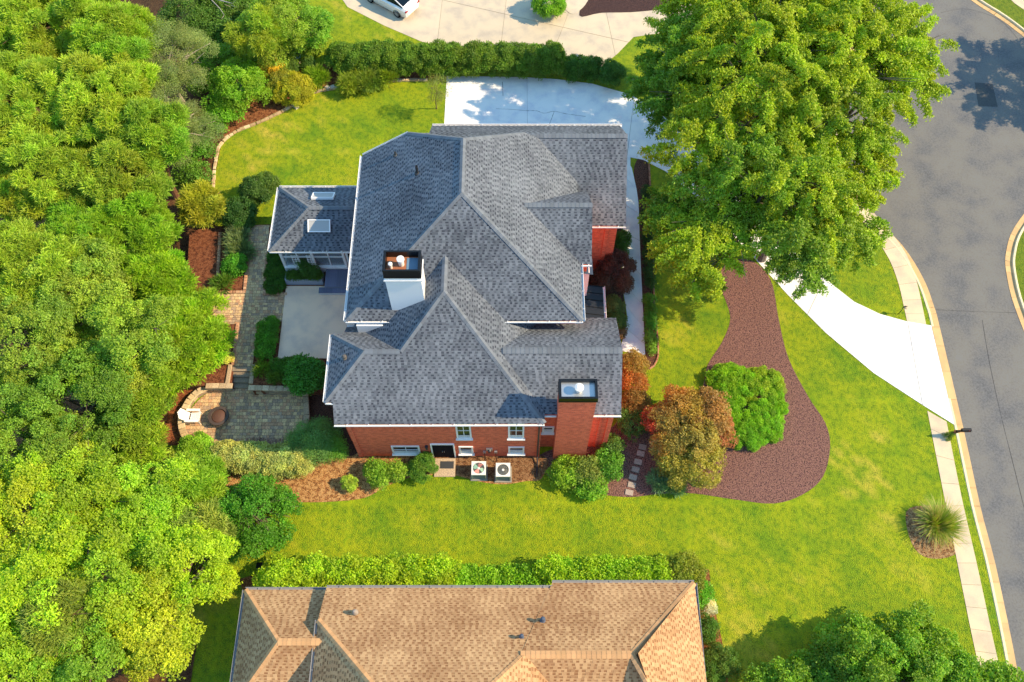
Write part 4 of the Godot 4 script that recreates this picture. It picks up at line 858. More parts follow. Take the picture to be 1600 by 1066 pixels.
	dm.box(Vector3(-4.68, 1.03, z + 0.04), Vector3(0.08, 2.1, 0.09)); dm.box(Vector3(-3.37, 1.03, z + 0.04), Vector3(0.08, 2.1, 0.09)); dm.box(Vector3(-4.02, 2.05, z + 0.042), Vector3(1.22, 0.08, 0.09))
	part(h, "door_frame", dm, M.plain)
	dm = MB.new(); dm.box(Vector3(-4.95, 1.6, z + 0.09), Vector3(0.12, 0.28, 0.14)); dm.box(Vector3(-4.95, 1.78, z + 0.08), Vector3(0.17, 0.05, 0.18)); part(h, "wall_lantern", dm, M.dark_metal)
	dm = MB.new(); dm.box(Vector3(-1.32, 1.25, z + 0.05), Vector3(0.36, 0.3, 0.1)); dm.lathe(Vector3(-1.32, 1.13, z + 0.14), [Vector2(0.09, 0), Vector2(0.09, 0.16), Vector2(0, 0.2)], 10, lin(90, 92, 96)); part(h, "electric_meter", dm, M.metal)
	for x in [-1.62, -0.95]:
		dm = MB.new(); dm.box(Vector3(x, 0.85, z + 0.06), Vector3(0.17, 0.22, 0.1)); dm.tube([Vector3(x, 0.8, z + 0.1), Vector3(x, 0.4, z + 0.15), Vector3(x + 0.05, 0.15, z + 0.4)], [0.02, 0.02, 0.02], 6, lin(70, 70, 74)); part(h, "disconnect_box", dm, M.metal)
	dm = MB.new(); dm.tube([Vector3(1.5, 5.55, z + 0.1), Vector3(1.5, 0.25, z + 0.1), Vector3(1.5, 0.12, z + 0.5), Vector3(1.45, 0.1, z + 1.3)], [0.05, 0.05, 0.05, 0.05], 6, lin(50, 44, 48)); part(h, "downspout", dm, M.plain)
	# sunroom: glazed white walls under a hipped roof with two skylights
	var NWc := Vector3(-15.13, 3.7, -35.89); var SWc := Vector3(-15.13, 3.7, -30.96); var Ra := Vector3(-12.6, 5.3, -33.1); var Rb := Vector3(-8.8, 5.3, -33.1)
	r = roof_faces(h, [[NWc, SWc, Ra], [SWc, Ra, Rb, Vector3(-8.8, 3.7, -30.96)], [NWc, Ra, Rb, Vector3(-8.8, 3.7, -35.89)]], pal, dk)
	for e in [[NWc, Ra], [SWc, Ra], [Ra, Rb]]: ridge_cap(r, e[0], e[1], 0.3, cap)
	gutter(r, SWc, NWc, Vector3(-1, 0, 0)); gutter(r, Vector3(-8.8, 3.7, -30.96), SWc, Vector3(0, 0, 1)); gutter(r, NWc, Vector3(-8.8, 3.7, -35.89), Vector3(0, 0, -1))
	for q in [[-11.95, -32.15, 0.642, -1.0], [-11.95, -34.45, 0.521, 1.0]]:
		var sl: float = q[2]; var yy: float = 5.3 - sl * absf(q[1] + 33.1)
		var bs := Basis(Vector3(1, 0, 0), atan(sl) * (1.0 if q[3] < 0 else -1.0))
		var sk := MB.new(); var sz := 0.66
		for k in [[0.0, sz / 2 + 0.03, 1.4, 0.06], [0.0, -sz / 2 - 0.03, 1.4, 0.06], [0.67, 0.0, 0.06, sz], [-0.67, 0.0, 0.06, sz]]:
			sk.box(Vector3(q[0], yy, q[1]) + bs * Vector3(k[0], 0.07, k[1]), Vector3(k[2], 0.16, k[3]), bs)
		part(r, "skylight_frame", sk, M.paint)
		sk = MB.new(); sk.box(Vector3(q[0], yy, q[1]) + bs * Vector3(0, 0.1, 0), Vector3(1.28, 0.01, sz), bs, lin(168, 170, 170)); part(r, "skylight_pane", sk, M.plain)
	var fr := MB.new()
	var zs := -31.3; var xw := -14.75
	for x in [-14.68, -12.72, -10.72, -9.35]: fr.box(Vector3(x, 2.3, zs), Vector3(0.16, 2.66, 0.16))
	fr.box(Vector3(-11.9, 3.5, zs), Vector3(5.7, 0.3, 0.14)); fr.box(Vector3(-12.7, 1.2, zs), Vector3(4.0, 0.45, 0.14)); fr.box(Vector3(-12.7, 1.46, zs + 0.05), Vector3(4.0, 0.06, 0.24))
	fr.box(Vector3(-12.7, 2.5, zs), Vector3(4.0, 0.06, 0.06)); fr.box(Vector3(-13.7, 2.4, zs), Vector3(0.06, 2.0, 0.06)); fr.box(Vector3(-11.7, 2.4, zs), Vector3(0.06, 2.0, 0.06))
	fr.box(Vector3(xw, 1.2, -33.4), Vector3(0.14, 0.5, 4.1)); fr.box(Vector3(xw, 3.5, -33.4), Vector3(0.14, 0.3, 4.1)); fr.box(Vector3(xw, 2.4, -33.4), Vector3(0.12, 2.2, 0.12)); fr.box(Vector3(xw, 2.4, -35.4), Vector3(0.16, 2.4, 0.16))
	fr.box(Vector3(-11.9, 2.3, -35.5), Vector3(5.7, 2.7, 0.12)); fr.box(Vector3(-11.8, 0.5, -33.4), Vector3(5.9, 1.0, 4.2))
	var su := part(h, "sunroom", fr, M.paint)
	fr = MB.new(); fr.box(Vector3(-12.7, 2.4, zs - 0.02), Vector3(3.9, 2.0, 0.01)); fr.box(Vector3(xw + 0.02, 2.4, -33.4), Vector3(0.01, 2.0, 4.0)); part(su, "pane", fr, M.glass)
	fr = MB.new(); fr.box(Vector3(-11.8, 1.02, -33.4), Vector3(5.7, 0.03, 4.0), Basis(), lin(150, 84, 56)); part(su, "tile_floor", fr, M.plain)
	fr = MB.new(); fr.box(Vector3(-10.03, 2.1, zs + 0.02), Vector3(1.1, 2.2, 0.05), Basis(), lin(225, 230, 234)); part(su, "door", fr, M.plain)
	fr = MB.new(); fr.box(Vector3(-10.03, 2.15, zs + 0.05), Vector3(0.8, 1.8, 0.02), Basis(), lin(96, 60, 46)); part(su, "door_glass", fr, M.dark_glass)

func build_neighbour() -> void:
	var h := thing("tan_roofed_house", "neighbouring house with tan brown shingle hip roof and grey gutters", "house", Vector3(-2, 0, -4))
	var pal := [lin(144, 102, 66), lin(208, 170, 124)]; var dk := lin(120, 86, 56); var cap := lin(206, 160, 112)
	part(h, "wall", rect_prism(-13.2, 8.8, -9.5, 6.0, -0.1, 3.6), M.brick)
	var a := Vector3(-13.71, 3.7, -10.11); var b := Vector3(-11.17, 5.85, -7.20); var c := Vector3(-8.0, 5.85, -7.20)
	var r := roof_faces(h, [[a, b, c, Vector3(-8.0, 3.7, -10.11)], [a, b, Vector3(-13.71, 3.7, -4.29)], [b, c, Vector3(-8.0, 3.7, -4.29), Vector3(-13.71, 3.7, -4.29)]], pal, dk)
	ridge_cap(r, b, c, 0.34, cap); ridge_cap(r, a, b, 0.3, cap); ridge_cap(r, b, Vector3(-13.71, 3.7, -4.29), 0.3, cap)
	var gc := lin(150, 150, 152)
	gutter(r, a, Vector3(-9.4, 3.7, -10.11), Vector3(0, 0, -1), gc); gutter(r, Vector3(-13.71, 3.7, -4.29), a, Vector3(-1, 0, 0), gc)
	# main block: long north slope, clipped west end, hipped east end with its own short ridge
	var n0 := Vector3(-9.4, 4.4, -10.05); var n1 := Vector3(-9.4, 5.66, -8.25); var n2 := Vector3(2.05, 4.4, -10.05)
	var hi := Vector3(-4.9, 8.85, -3.7); var hj := Vector3(-2.2, 8.85, -3.7); var k0 := Vector3(0.62, 6.9, -6.48)
	var e0 := Vector3(2.05, 4.2, -10.35); var e1 := Vector3(9.3, 4.2, -10.35); var k1 := Vector3(5.55, 6.95, -6.45)
	var k00 := Vector3(0.4, 6.95, -6.45)
	r = roof_faces(h, [[n0, n1, hi, hj, k0, Vector3(2.05, 5.9, -7.9), n2], [n1, hi, Vector3(-9.4, 5.66, 0.5)], [hj, k0, Vector3(2.6, 5.5, -4.4), Vector3(2.6, 5.5, 0.5), Vector3(0, 7.2, 0.5)], [hi, hj, Vector3(0, 7.2, 0.5), Vector3(-9.4, 5.66, 0.5)]], pal, dk)
	ridge_cap(r, n1, hi, 0.3, cap); ridge_cap(r, hj, k0, 0.3, cap); ridge_cap(r, hi, hj, 0.3, cap)
	gutter(r, n0, n2, Vector3(0, 0, -1), gc); gutter(r, Vector3(-9.4, 5.66, 0.5), n1, Vector3(-1, 0, 0), gc)
	r = roof_faces(h, [[e0, e1, k1, k00], [e1, k1, Vector3(6.2, 6.95, -5.2), Vector3(9.3, 4.2, 0.5)], [k00, k1, Vector3(6.6, 6.2, -5.3), Vector3(6.6, 5.2, -3.9), Vector3(0.4, 5.2, -3.9)]], pal, dk)
	ridge_cap(r, k00, k1, 0.36, cap); ridge_cap(r, e1, k1, 0.3, cap); ridge_cap(r, k1, Vector3(6.3, 6.95, -5.0), 0.3, cap)
	gutter(r, e0, e1, Vector3(0, 0, -1), gc); gutter(r, e1, Vector3(9.3, 4.2, 0.5), Vector3(1, 0, 0), gc)
	vent(r, Vector3(1.484,5.75,-8.196), 0.4, 0.07, lin(70, 84, 104), true); vent(r, Vector3(0.454,6.3,-7.331), 0.35, 0.06, lin(70, 84, 104), true); vent(r, Vector3(-7.635,5.6,-8.617), 0.15, 0.07, lin(150, 140, 130), true)

func build_garden() -> void:
	var stone_cols := [lin(186, 168, 140), lin(170, 150, 124), lin(200, 182, 150), lin(156, 140, 120)]
	var pav := [lin(218, 186, 140), lin(198, 168, 132), lin(178, 154, 128), lin(224, 192, 142), lin(202, 160, 122)]
	# raised terrace with its retaining walls
	var ter := PackedVector2Array([Vector2(-21.688,-34.512),Vector2(-20.291,-34.93),Vector2(-15.741,-35.14),Vector2(-10.379,-35.14),Vector2(-9.376,-22.774),Vector2(-12.579,-22.774),Vector2(-15.861,-22.774),Vector2(-16.054,-24.475),Vector2(-17.283,-24.475),Vector2(-17.168,-23.162),Vector2(-18.565,-23.076),Vector2(-19.983,-23.119),Vector2(-20.938,-23.64),Vector2(-21.579,-25.862),Vector2(-21.017,-29.12)])
	var mb := MB.new(); mb.prism(ter, -0.05, 0.70, lin(150, 96, 64))
	var t: Node3D = structure("terrace", mb, M.straw)
	pavers(t, PackedVector2Array([Vector2(-17.701,-35.007),Vector2(-16.363,-35.007),Vector2(-16.068,-29.479),Vector2(-14.581,-29.479),Vector2(-14.599,-27.586),Vector2(-16.179,-27.54),Vector2(-16.068,-24.943),Vector2(-16.075,-24.411),Vector2(-17.183,-24.411),Vector2(-17.378,-27.4),Vector2(-19.028,-27.307),Vector2(-19.271,-29.624),Vector2(-17.286,-29.624)]), 0.74, pav)
	mb = MB.new(); mb.prism(PackedVector2Array([Vector2(-14.661,-30.193),Vector2(-9.76,-30.193),Vector2(-9.343,-24.933),Vector2(-14.551,-24.933)]), 0.70, 0.76, lin(234, 202, 172)); part(t, "concrete_slab", mb, M.concrete)
	# lower patio
	var pat := PackedVector2Array([Vector2(-17.214,-23.263),Vector2(-16.648,-23.239),Vector2(-15.829,-23.206),Vector2(-14.964,-23.168),Vector2(-14.263,-23.132),Vector2(-13.769,-23.139),Vector2(-13.376,-23.173),Vector2(-13.065,-23.154),Vector2(-12.822,-23.001),Vector2(-12.664,-22.65),Vector2(-12.592,-22.159),Vector2(-12.566,-21.628),Vector2(-12.543,-21.161),Vector2(-12.514,-20.759),Vector2(-12.501,-20.377),Vector2(-12.509,-20.043),Vector2(-12.547,-19.787),Vector2(-12.579,-19.633),Vector2(-12.613,-19.56),Vector2(-12.722,-19.528),Vector2(-12.976,-19.499),Vector2(-13.435,-19.47),Vector2(-14.046,-19.46),Vector2(-14.717,-19.46),Vector2(-15.351,-19.458),Vector2(-15.953,-19.453),Vector2(-16.564,-19.45),Vector2(-17.144,-19.451),Vector2(-17.654,-19.458),Vector2(-18.084,-19.455),Vector2(-18.455,-19.447),Vector2(-18.775,-19.465),Vector2(-19.049,-19.54),Vector2(-19.275,-19.69),Vector2(-19.451,-19.895),Vector2(-19.586,-20.129),Vector2(-19.69,-20.365),Vector2(-19.764,-20.606),Vector2(-19.804,-20.861),Vector2(-19.811,-21.121),Vector2(-19.785,-21.372),Vector2(-19.722,-21.617),Vector2(-19.624,-21.861),Vector2(-19.499,-22.094),Vector2(-19.356,-22.31),Vector2(-19.205,-22.51),Vector2(-19.038,-22.698),Vector2(-18.841,-22.864),Vector2(-18.6,-23.001),Vector2(-18.265,-23.103),Vector2(-17.86,-23.175),Vector2(-17.478,-23.226),Vector2(-17.214,-23.263)])
	mb = MB.new(); mb.sheet(pat, 0.014, lin(96, 88, 78))
	var p := structure("patio", mb, M.stone)
	pavers(p, pat, 0.045, pav)
	# curved seat wall
	var cw := PackedVector2Array([Vector2(-18.581,-23.193),Vector2(-18.73,-23.114),Vector2(-18.946,-23.003),Vector2(-19.175,-22.868),Vector2(-19.367,-22.717),Vector2(-19.512,-22.55),Vector2(-19.635,-22.363),Vector2(-19.739,-22.16),Vector2(-19.823,-21.947),Vector2(-19.89,-21.716),Vector2(-19.939,-21.469),Vector2(-19.966,-21.218),Vector2(-19.965,-20.978),Vector2(-19.934,-20.75),Vector2(-19.877,-20.528),Vector2(-19.797,-20.314),Vector2(-19.698,-20.108),Vector2(-19.561,-19.897),Vector2(-19.389,-19.686),Vector2(-19.226,-19.501),Vector2(-19.114,-19.372)])
	t = thing("seat_wall", "curved low stone seat wall round the fire pit patio", "wall", Vector3(cw[10].x, 0, cw[10].y))
	blocks(t, cw, "stone", 0.0, Vector3(0.4, 0.2, 0.3), stone_cols, 0.08); blocks(t, cw, "stone", 0.2, Vector3(0.36, 0.18, 0.3), stone_cols, 0.08); blocks(t, cw, "cap_stone", 0.38, Vector3(0.33, 0.08, 0.42), [lin(214, 190, 148), lin(200, 174, 130), lin(222, 202, 164)], 0.05)
	var edges := [["retaining_wall", "straight stone retaining wall between terrace bed and paved patio", PackedVector2Array([Vector2(-15.907,-22.923),Vector2(-12.576,-22.837)]), 0.0, 4], ["retaining_wall", "short stone retaining wall left of the garden steps", PackedVector2Array([Vector2(-18.546,-23.052),Vector2(-17.06,-23.052)]), 0.0, 4], ["side_wall", "low stone wall beside the patio below the house corner", PackedVector2Array([Vector2(-12.676,-22.74),Vector2(-12.432,-21.209),Vector2(-12.423,-19.718)]), 0.0, 2]]
	for e in edges:
		var ln: PackedVector2Array = e[2]
		t = thing(e[0], e[1], "wall", Vector3(ln[0].x, 0, ln[0].y))
		for k in e[4]: blocks(t, ln, "stone", k * 0.18, Vector3(0.38, 0.178, 0.28), stone_cols, 0.07)
		blocks(t, ln, "cap_stone", e[4] * 0.18, Vector3(0.42, 0.07, 0.36), [lin(206, 184, 150), lin(190, 168, 136)], 0.04)
	# steps between walk and patio, with cheek walls
	t = thing("garden_steps", "four stone steps between terrace walk and lower patio", "steps", Vector3(-16.72, 0, -23.5))
	for k in 4:
		var y := 0.7 - k * 0.175
		var zf: float = -24.25 + k * 0.3
		var st := MB.new()
		st.block(Vector3(-16.72, y - 0.06, zf), Vector3(1.16, 0.14, 0.34), 0.02, Basis(), lin(150, 136, 116)); st.box(Vector3(-16.72, y - 0.2, zf - 0.02), Vector3(1.14, 0.2, 0.3), Basis(), lin(110, 100, 90))
		part(t, "tread", st, M.stone)
	for x in [-17.44, -16.0]:
		var ck := MB.new(); ck.block(Vector3(x, 0.38, -23.85), Vector3(0.26, 0.86, 1.3), 0.03, Basis(), lin(182, 160, 130)); part(t, "cheek_wall", ck, M.stone)
	# stone and brick edgings
	var ed := PackedVector2Array([Vector2(-20.929,-38.477),Vector2(-20.968,-38.844),Vector2(-21.026,-39.372),Vector2(-21.081,-39.962),Vector2(-21.115,-40.515),Vector2(-21.139,-41.032),Vector2(-21.158,-41.556),Vector2(-21.141,-42.055),Vector2(-21.056,-42.498),Vector2(-20.896,-42.868),Vector2(-20.677,-43.184),Vector2(-20.405,-43.471),Vector2(-20.084,-43.752),Vector2(-19.696,-44.021),Vector2(-19.244,-44.27),Vector2(-18.769,-44.518),Vector2(-18.31,-44.785),Vector2(-17.864,-45.079),Vector2(-17.413,-45.389),Vector2(-16.979,-45.705),Vector2(-16.578,-46.02),Vector2(-16.227,-46.349),Vector2(-15.913,-46.689),Vector2(-15.61,-47.01),Vector2(-15.293,-47.276),Vector2(-14.978,-47.469),Vector2(-14.671,-47.609),Vector2(-14.331,-47.726),Vector2(-13.915,-47.849),Vector2(-13.384,-47.986),Vector2(-12.769,-48.121),Vector2(-12.138,-48.249),Vector2(-11.558,-48.362),Vector2(-11.05,-48.461),Vector2(-10.578,-48.547),Vector2(-10.12,-48.622),Vector2(-9.653,-48.685),Vector2(-9.162,-48.734),Vector2(-8.663,-48.77),Vector2(-8.178,-48.795),Vector2(-7.73,-48.814),Vector2(-7.3,-48.823),Vector2(-6.885,-48.822),Vector2(-6.529,-48.817),Vector2(-6.28,-48.814)])
	t = thing("stone_edging", "line of pale rough stones edging the back lawn", "edging", Vector3(ed[20].x, 0, ed[20].y))
	blocks(t, ed, "stone", 0.0, Vector3(0.36, 0.16, 0.24), [lin(214, 190, 150), lin(226, 206, 170), lin(190, 164, 128)], 0.25)
	var e2 := PackedVector2Array([Vector2(-21.872,-22.988),Vector2(-21.893,-22.811),Vector2(-21.924,-22.558),Vector2(-21.952,-22.272),Vector2(-21.961,-21.996),Vector2(-21.95,-21.737),Vector2(-21.925,-21.473),Vector2(-21.888,-21.206),Vector2(-21.838,-20.938),Vector2(-21.764,-20.644),Vector2(-21.67,-20.331),Vector2(-21.58,-20.052),Vector2(-21.518,-19.857)])
	t = thing("stone_edging", "short row of pale flat stones between pine straw and woods", "edging", Vector3(e2[4].x, 0, e2[4].y))
	blocks(t, e2, "stone", 0.0, Vector3(0.4, 0.14, 0.28), [lin(220, 196, 154), lin(204, 178, 138)], 0.2)
	var e3 := PackedVector2Array([Vector2(9.755,-40.745),Vector2(9.736,-40.013),Vector2(9.709,-38.961),Vector2(9.676,-37.794),Vector2(9.64,-36.716),Vector2(9.598,-35.764),Vector2(9.551,-34.836),Vector2(9.501,-33.924),Vector2(9.454,-33.023),Vector2(9.405,-32.132),Vector2(9.355,-31.254),Vector2(9.31,-30.388),Vector2(9.278,-29.533),Vector2(9.27,-28.644),Vector2(9.279,-27.737),Vector2(9.286,-26.901),Vector2(9.275,-26.229),Vector2(9.243,-25.768),Vector2(9.199,-25.462),Vector2(9.14,-25.244),Vector2(9.063,-25.047),Vector2(8.951,-24.864),Vector2(8.81,-24.727),Vector2(8.676,-24.626),Vector2(8.584,-24.554)])
	t = thing("brick_edging", "thin brick edging between walk planting and front lawn", "edging", Vector3(e3[8].x, 0, e3[8].y))
	blocks(t, e3, "brick", 0.0, Vector3(0.42, 0.09, 0.12), [lin(176, 122, 92), lin(160, 104, 80), lin(190, 140, 108)], 0.1)
	for q in [["brick_edging", "brick edging row beside the terrace pine straw", PackedVector2Array([Vector2(-19.59,-34.304),Vector2(-19.11,-29.841)])], ["brick_edging", "brick edging along the shaded terrace walk", PackedVector2Array([Vector2(-17.643,-34.825),Vector2(-17.321,-29.793)])], ["brick_edging", "brick edging between terrace bed and paved landing", PackedVector2Array([Vector2(-19.302,-29.744),Vector2(-17.355,-29.744)])], ["brick_edging", "brick edging round the groundcover under the sunroom", PackedVector2Array([Vector2(-16.242,-32.662),Vector2(-16.011,-29.6),Vector2(-14.646,-29.6)])], ["brick_edging", "brick edging beside the lower stretch of walk", PackedVector2Array([Vector2(-17.419,-27.33),Vector2(-17.29,-24.519)])]]:
		var ln: PackedVector2Array = q[2]
		t = thing(q[0], q[1], "edging", Vector3(ln[0].x, 0.7, ln[0].y))
		blocks(t, ln, "brick", 0.7, Vector3(0.22, 0.1, 0.2), [lin(196, 150, 116), lin(180, 134, 104), lin(206, 166, 130)], 0.06)
	# deck and planter by the sunroom door
	t = thing("deck", "grey plank deck with steps outside the sunroom door", "deck", Vector3(-10.6, 0.7, -30.2))
	for k in 14:
		var st := MB.new(); st.box(Vector3(-12.0 + k * 0.15, 1.18, -30.55), Vector3(0.142, 0.03, 1.3), Basis(), lin(104, 110, 134, rng.randf_range(0.85, 1.1))); part(t, "plank", st, M.plain)
	for k in 12:
		var st := MB.new(); st.box(Vector3(-12.3 + k * 0.3, 1.0 - (0.0 if k > -1 else 0), -29.72), Vector3(0.292, 0.03, 0.42), Basis(), lin(96, 102, 126, rng.randf_range(0.85, 1.1))); part(t, "plank", st, M.plain)
	var sk := MB.new(); sk.box(Vector3(-11.0, 0.95, -30.5), Vector3(2.1, 0.43, 1.25), Basis(), lin(120, 126, 146)); sk.box(Vector3(-10.65, 0.85, -29.72), Vector3(3.5, 0.27, 0.4), Basis(), lin(190, 196, 204)); part(t, "skirt", sk, M.plain)
	t = thing("planter_box", "grey wooden planter box along the sunroom wall", "planter", Vector3(-13.4, 0.7, -30.7))
	sk = MB.new()
	for q in [[-13.45, -30.35, 2.4, 0.08], [-13.45, -31.0, 2.4, 0.08], [-14.62, -30.67, 0.08, 0.58], [-12.28, -30.67, 0.08, 0.58]]: sk.box(Vector3(q[0], 1.0, q[1]), Vector3(q[2], 0.6, q[3]), Basis(), lin(150, 158, 176))
	sk.box(Vector3(-13.45, 0.98, -30.67), Vector3(2.3, 0.4, 0.6), Basis(), lin(60, 44, 36)); part(t, "box", sk, M.plain)
	for x in [-13.7, -12.75]:
		var tr := thing("trellis", "white lattice trellis by the sunroom corner post" if x < -13 else "white lattice trellis on the deck side of the planter", "trellis", Vector3(x, 1.2, -30.98), "white trellises in the planter box")
		for k in 9:
			var st := MB.new(); st.box(Vector3(x, 1.5 + k * 0.2, -30.98), Vector3(0.5, 0.025, 0.02), Basis(), lin(240, 240, 240)); part(tr, "slat", st, M.plain)
		for k in 3:
			var st := MB.new(); st.box(Vector3(x - 0.2 + k * 0.2, 2.2, -30.95), Vector3(0.025, 2.0, 0.02), Basis(), lin(240, 240, 240)); part(tr, "upright", st, M.plain)
	var box_g := lin(62, 104, 26)
	hedge("box_hedge", "low clipped hedge filling the planter box", Vector2(-14.35, -30.67), Vector2(-12.55, -30.67), 1.15, 0.32, 0.5, lin(70, 104, 30))
	shrub("climbing_plant", "leafy climber on the white trellises", [lo(Vector3(-13.3, 1.9, -30.85), 0.35, 0.7, lin(70, 110, 40)), lo(Vector3(-12.75, 1.7, -30.8), 0.3, 0.5, lin(70, 110, 40))], "broad", "", 0.3, 14.0, 0.6, "climber")
	shrub("groundcover_bed", "dense green groundcover block beside the terrace walk", [lo(Vector3(-15.475,0.9,-32.328), 0.62, 0.3, box_g, 0.7), lo(Vector3(-15.417,0.9,-31.183), 0.66, 0.3, box_g, 0.7), lo(Vector3(-15.324,0.9,-30.107), 0.68, 0.3, box_g, 0.55)], "small", "", 0.2, 42.0, 1.0, "groundcover")
	hedge("box_hedge", "clipped box hedge along the edge of the concrete slab", Vector2(-15.364,-27.071), Vector2(-15.244,-25.212), 0.7, 0.65, 1.05, lin(82, 138, 30))
	hedge("box_hedge", "clipped box hedge below the slab next to leafy bush", Vector2(-14.302,-24.326), Vector2(-13.317,-24.326), 0.7, 0.55, 0.85, lin(72, 118, 30))
	shrub("leafy_bush", "glossy round green bush at corner of the slab", [lo(Vector3(-12.503,1.4,-23.39), 1.05, 0.95, lin(70, 128, 40))], "broad", "", 0.32, 16.0, 1.0)
	shrub("round_shrub", "round green shrub in the straw beside terrace walk", [lo(Vector3(-18.082,1.1,-31.5), 0.75, 0.65, lin(88, 150, 34))], "small", "", 0.25, 36.0, 1.1)
	shrub("leafy_clump", "small leafy clump at the corner of the brick edging", [lo(Vector3(-18.757,0.95,-30.173), 0.5, 0.32, lin(96, 132, 44))], "blade", "", 0.25, 26.0)
	shrub("strappy_plant", "grey green strappy plant at top of the straw bed", [lo(Vector3(-18.231,1,-33.786), 0.6, 0.4, lin(120, 140, 90)), lo(Vector3(-17.9,1,-32.665), 0.6, 0.35, lin(116, 140, 88))], "blade", "", 0.3, 30.0, 1.3, "plant")
	shrub("leafy_clump", "yellow green clump in straw under the pine branches", [lo(Vector3(-19.909,0.95,-29.115), 0.5, 0.35, lin(140, 150, 44)), lo(Vector3(-19.764,0.9,-28.386), 0.4, 0.3, lin(150, 152, 50))], "blade", "", 0.25, 26.0)
	for q in [[Vector3(-17.608,0.9,-24.906), 0.33, "pale variegated tuft beside the lower walk edging"], [Vector3(-18.539,0.9,-24.773), 0.24, "smaller pale variegated tuft deeper in the straw"]]:
		shrub("variegated_tuft", q[2], [lo(q[0], q[1], 0.24, lin(196, 196, 96))], "small", "", 0.15, 60.0, 1.0, "plant")
	shrub("dark_shrub", "dark green shrubs by the north end of terrace walk", [lo(Vector3(-17.482,1.2,-37.445), 1.0, 0.8, lin(66, 100, 38)), lo(Vector3(-16.765,1.2,-37.99), 0.8, 0.7, lin(86, 118, 42)), lo(Vector3(-18.397,1.3,-35.498), 1.15, 0.9, lin(60, 100, 36))], "small", "", 0.3, 28.0, 1.3)
	shrub("leafy_clump", "low weeds in bed between hedge and garden steps", [lo(Vector3(-15.378,0.85,-24.136), 0.4, 0.2, lin(110, 140, 40)), lo(Vector3(-14.44,0.85,-23.568), 0.35, 0.2, lin(100, 130, 50))], "blade", "", 0.2, 30.0)
	# hedge below the patio
	hedge("variegated_hedge", "cream variegated hedge along the lower patio edge", Vector2(-17,-18.472), Vector2(-12.526,-18.154), 0.0, 1.35, 1.55, lin(168, 178, 100), "small", "", 0.3, 34.0, 1.25)
	shrub("green_shrub", "bright green shrub at the end of variegated hedge", [lo(Vector3(-18.571,0.7,-18.872), 0.9, 0.7, lin(128, 170, 40)), lo(Vector3(-17.877,0.6,-18.589), 0.6, 0.6, lin(120, 160, 40))], "small", "", 0.3, 30.0, 1.3)
	shrub("grey_green_shrub", "soft grey green shrub below the house corner", [lo(Vector3(-11.637,0.9,-19.357), 1.25, 0.85, lin(104, 146, 74)), lo(Vector3(-10.66,0.7,-19.033), 0.8, 0.6, lin(98, 150, 50)), lo(Vector3(-12.501,0.7,-19.274), 0.7, 0.6, lin(110, 142, 74))], "fine", "", 0.35, 26.0)
	shrub("rose_bush", "loose rose bush with pale blooms beside basement wall", [lo(Vector3(-7.968,0.6,-17.678), 0.6, 0.55, lin(118, 158, 44)), lo(Vector3(-7.643,0.5,-17.126), 0.4, 0.4, lin(130, 165, 50))], "broad", "", 0.25, 18.0, 0.75)
	shrub("rose_bush", "small rose bush next to the clipped round box", [lo(Vector3(-6.705,0.5,-17.635), 0.55, 0.45, lin(124, 160, 50))], "broad", "", 0.25, 18.0, 0.7)
	shrub("round_box", "clipped round box bush left of the black doors", [lo(Vector3(-5.214,0.55,-17.893), 0.78, 0.55, lin(96, 140, 44))], "small", "", 0.22, 42.0)
	shrub("small_shrub", "single small yellow green shrub in pine straw", [lo(Vector3(-9.432,0.4,-16.926), 0.45, 0.4, lin(150, 176, 60))], "small", "", 0.2, 45.0)
	# front planting
	shrub("mixed_shrubs", "mixed green shrubs in front of the brick chimney", [lo(Vector3(3.295,0.5,-17.595), 1.0, 0.55, lin(130, 168, 44)), lo(Vector3(4.484,0.6,-17.56), 0.9, 0.6, lin(120, 140, 60)), lo(Vector3(5.55,0.6,-17.954), 0.8, 0.6, lin(96, 150, 44)), lo(Vector3(4.657,0.45,-16.948), 0.8, 0.45, lin(120, 170, 50)), lo(Vector3(5.997,0.5,-19.11), 0.6, 0.5, lin(90, 130, 50))], "broad", "", 0.3, 17.0, 0.75)
	shrub("nandina_hedge", "orange and green nandina along the gable wall", [lo(Vector3(7.498,0.9,-24.331), 0.8, 0.8, lin(150, 126, 60)), lo(Vector3(7.42,0.9,-23.111), 0.75, 0.8, lin(164, 112, 54)), lo(Vector3(7.41,0.9,-21.748), 0.8, 0.8, lin(132, 108, 54)), lo(Vector3(7.272,0.8,-20.623), 0.9, 0.7, lin(82, 120, 48))], "broad", "", 0.28, 20.0, 0.65)
	tree("smoke_tree", "round bronze and orange leaved small tree beside stepping stones", Vector2(10.658,-19.303), [lo(Vector3(10.279,1.6,-19.481), 1.9, 1.5, lin(150, 142, 66)), lo(Vector3(9.372,1.9,-20.365), 1.3, 1.2, lin(152, 130, 64)), lo(Vector3(11.455,1.9,-20.568), 1.4, 1.2, lin(156, 126, 70)), lo(Vector3(10.235,1.2,-18.245), 1.7, 1.1, lin(146, 146, 60)), lo(Vector3(10.457,2,-20.933), 1.2, 1.0, lin(166, 140, 56)), lo(Vector3(8.603,1.5,-20.33), 0.75, 0.9, lin(164, 82, 58)), lo(Vector3(9.814,2.1,-21.505), 0.7, 0.6, lin(168, 126, 60)), lo(Vector3(12.167,1.7,-19.842), 0.7, 0.7, lin(156, 106, 70)), lo(Vector3(9.254,1.9,-18.963), 0.8, 0.7, lin(164, 140, 70)), lo(Vector3(11.03,1.9,-18.963), 0.8, 0.7, lin(150, 136, 66)), lo(Vector3(11.774,2,-20.933), 0.6, 0.6, lin(160, 78, 62))], "broad", 0.1, lin(110, 90, 74), "", 0.42, 13.0, 0.8)
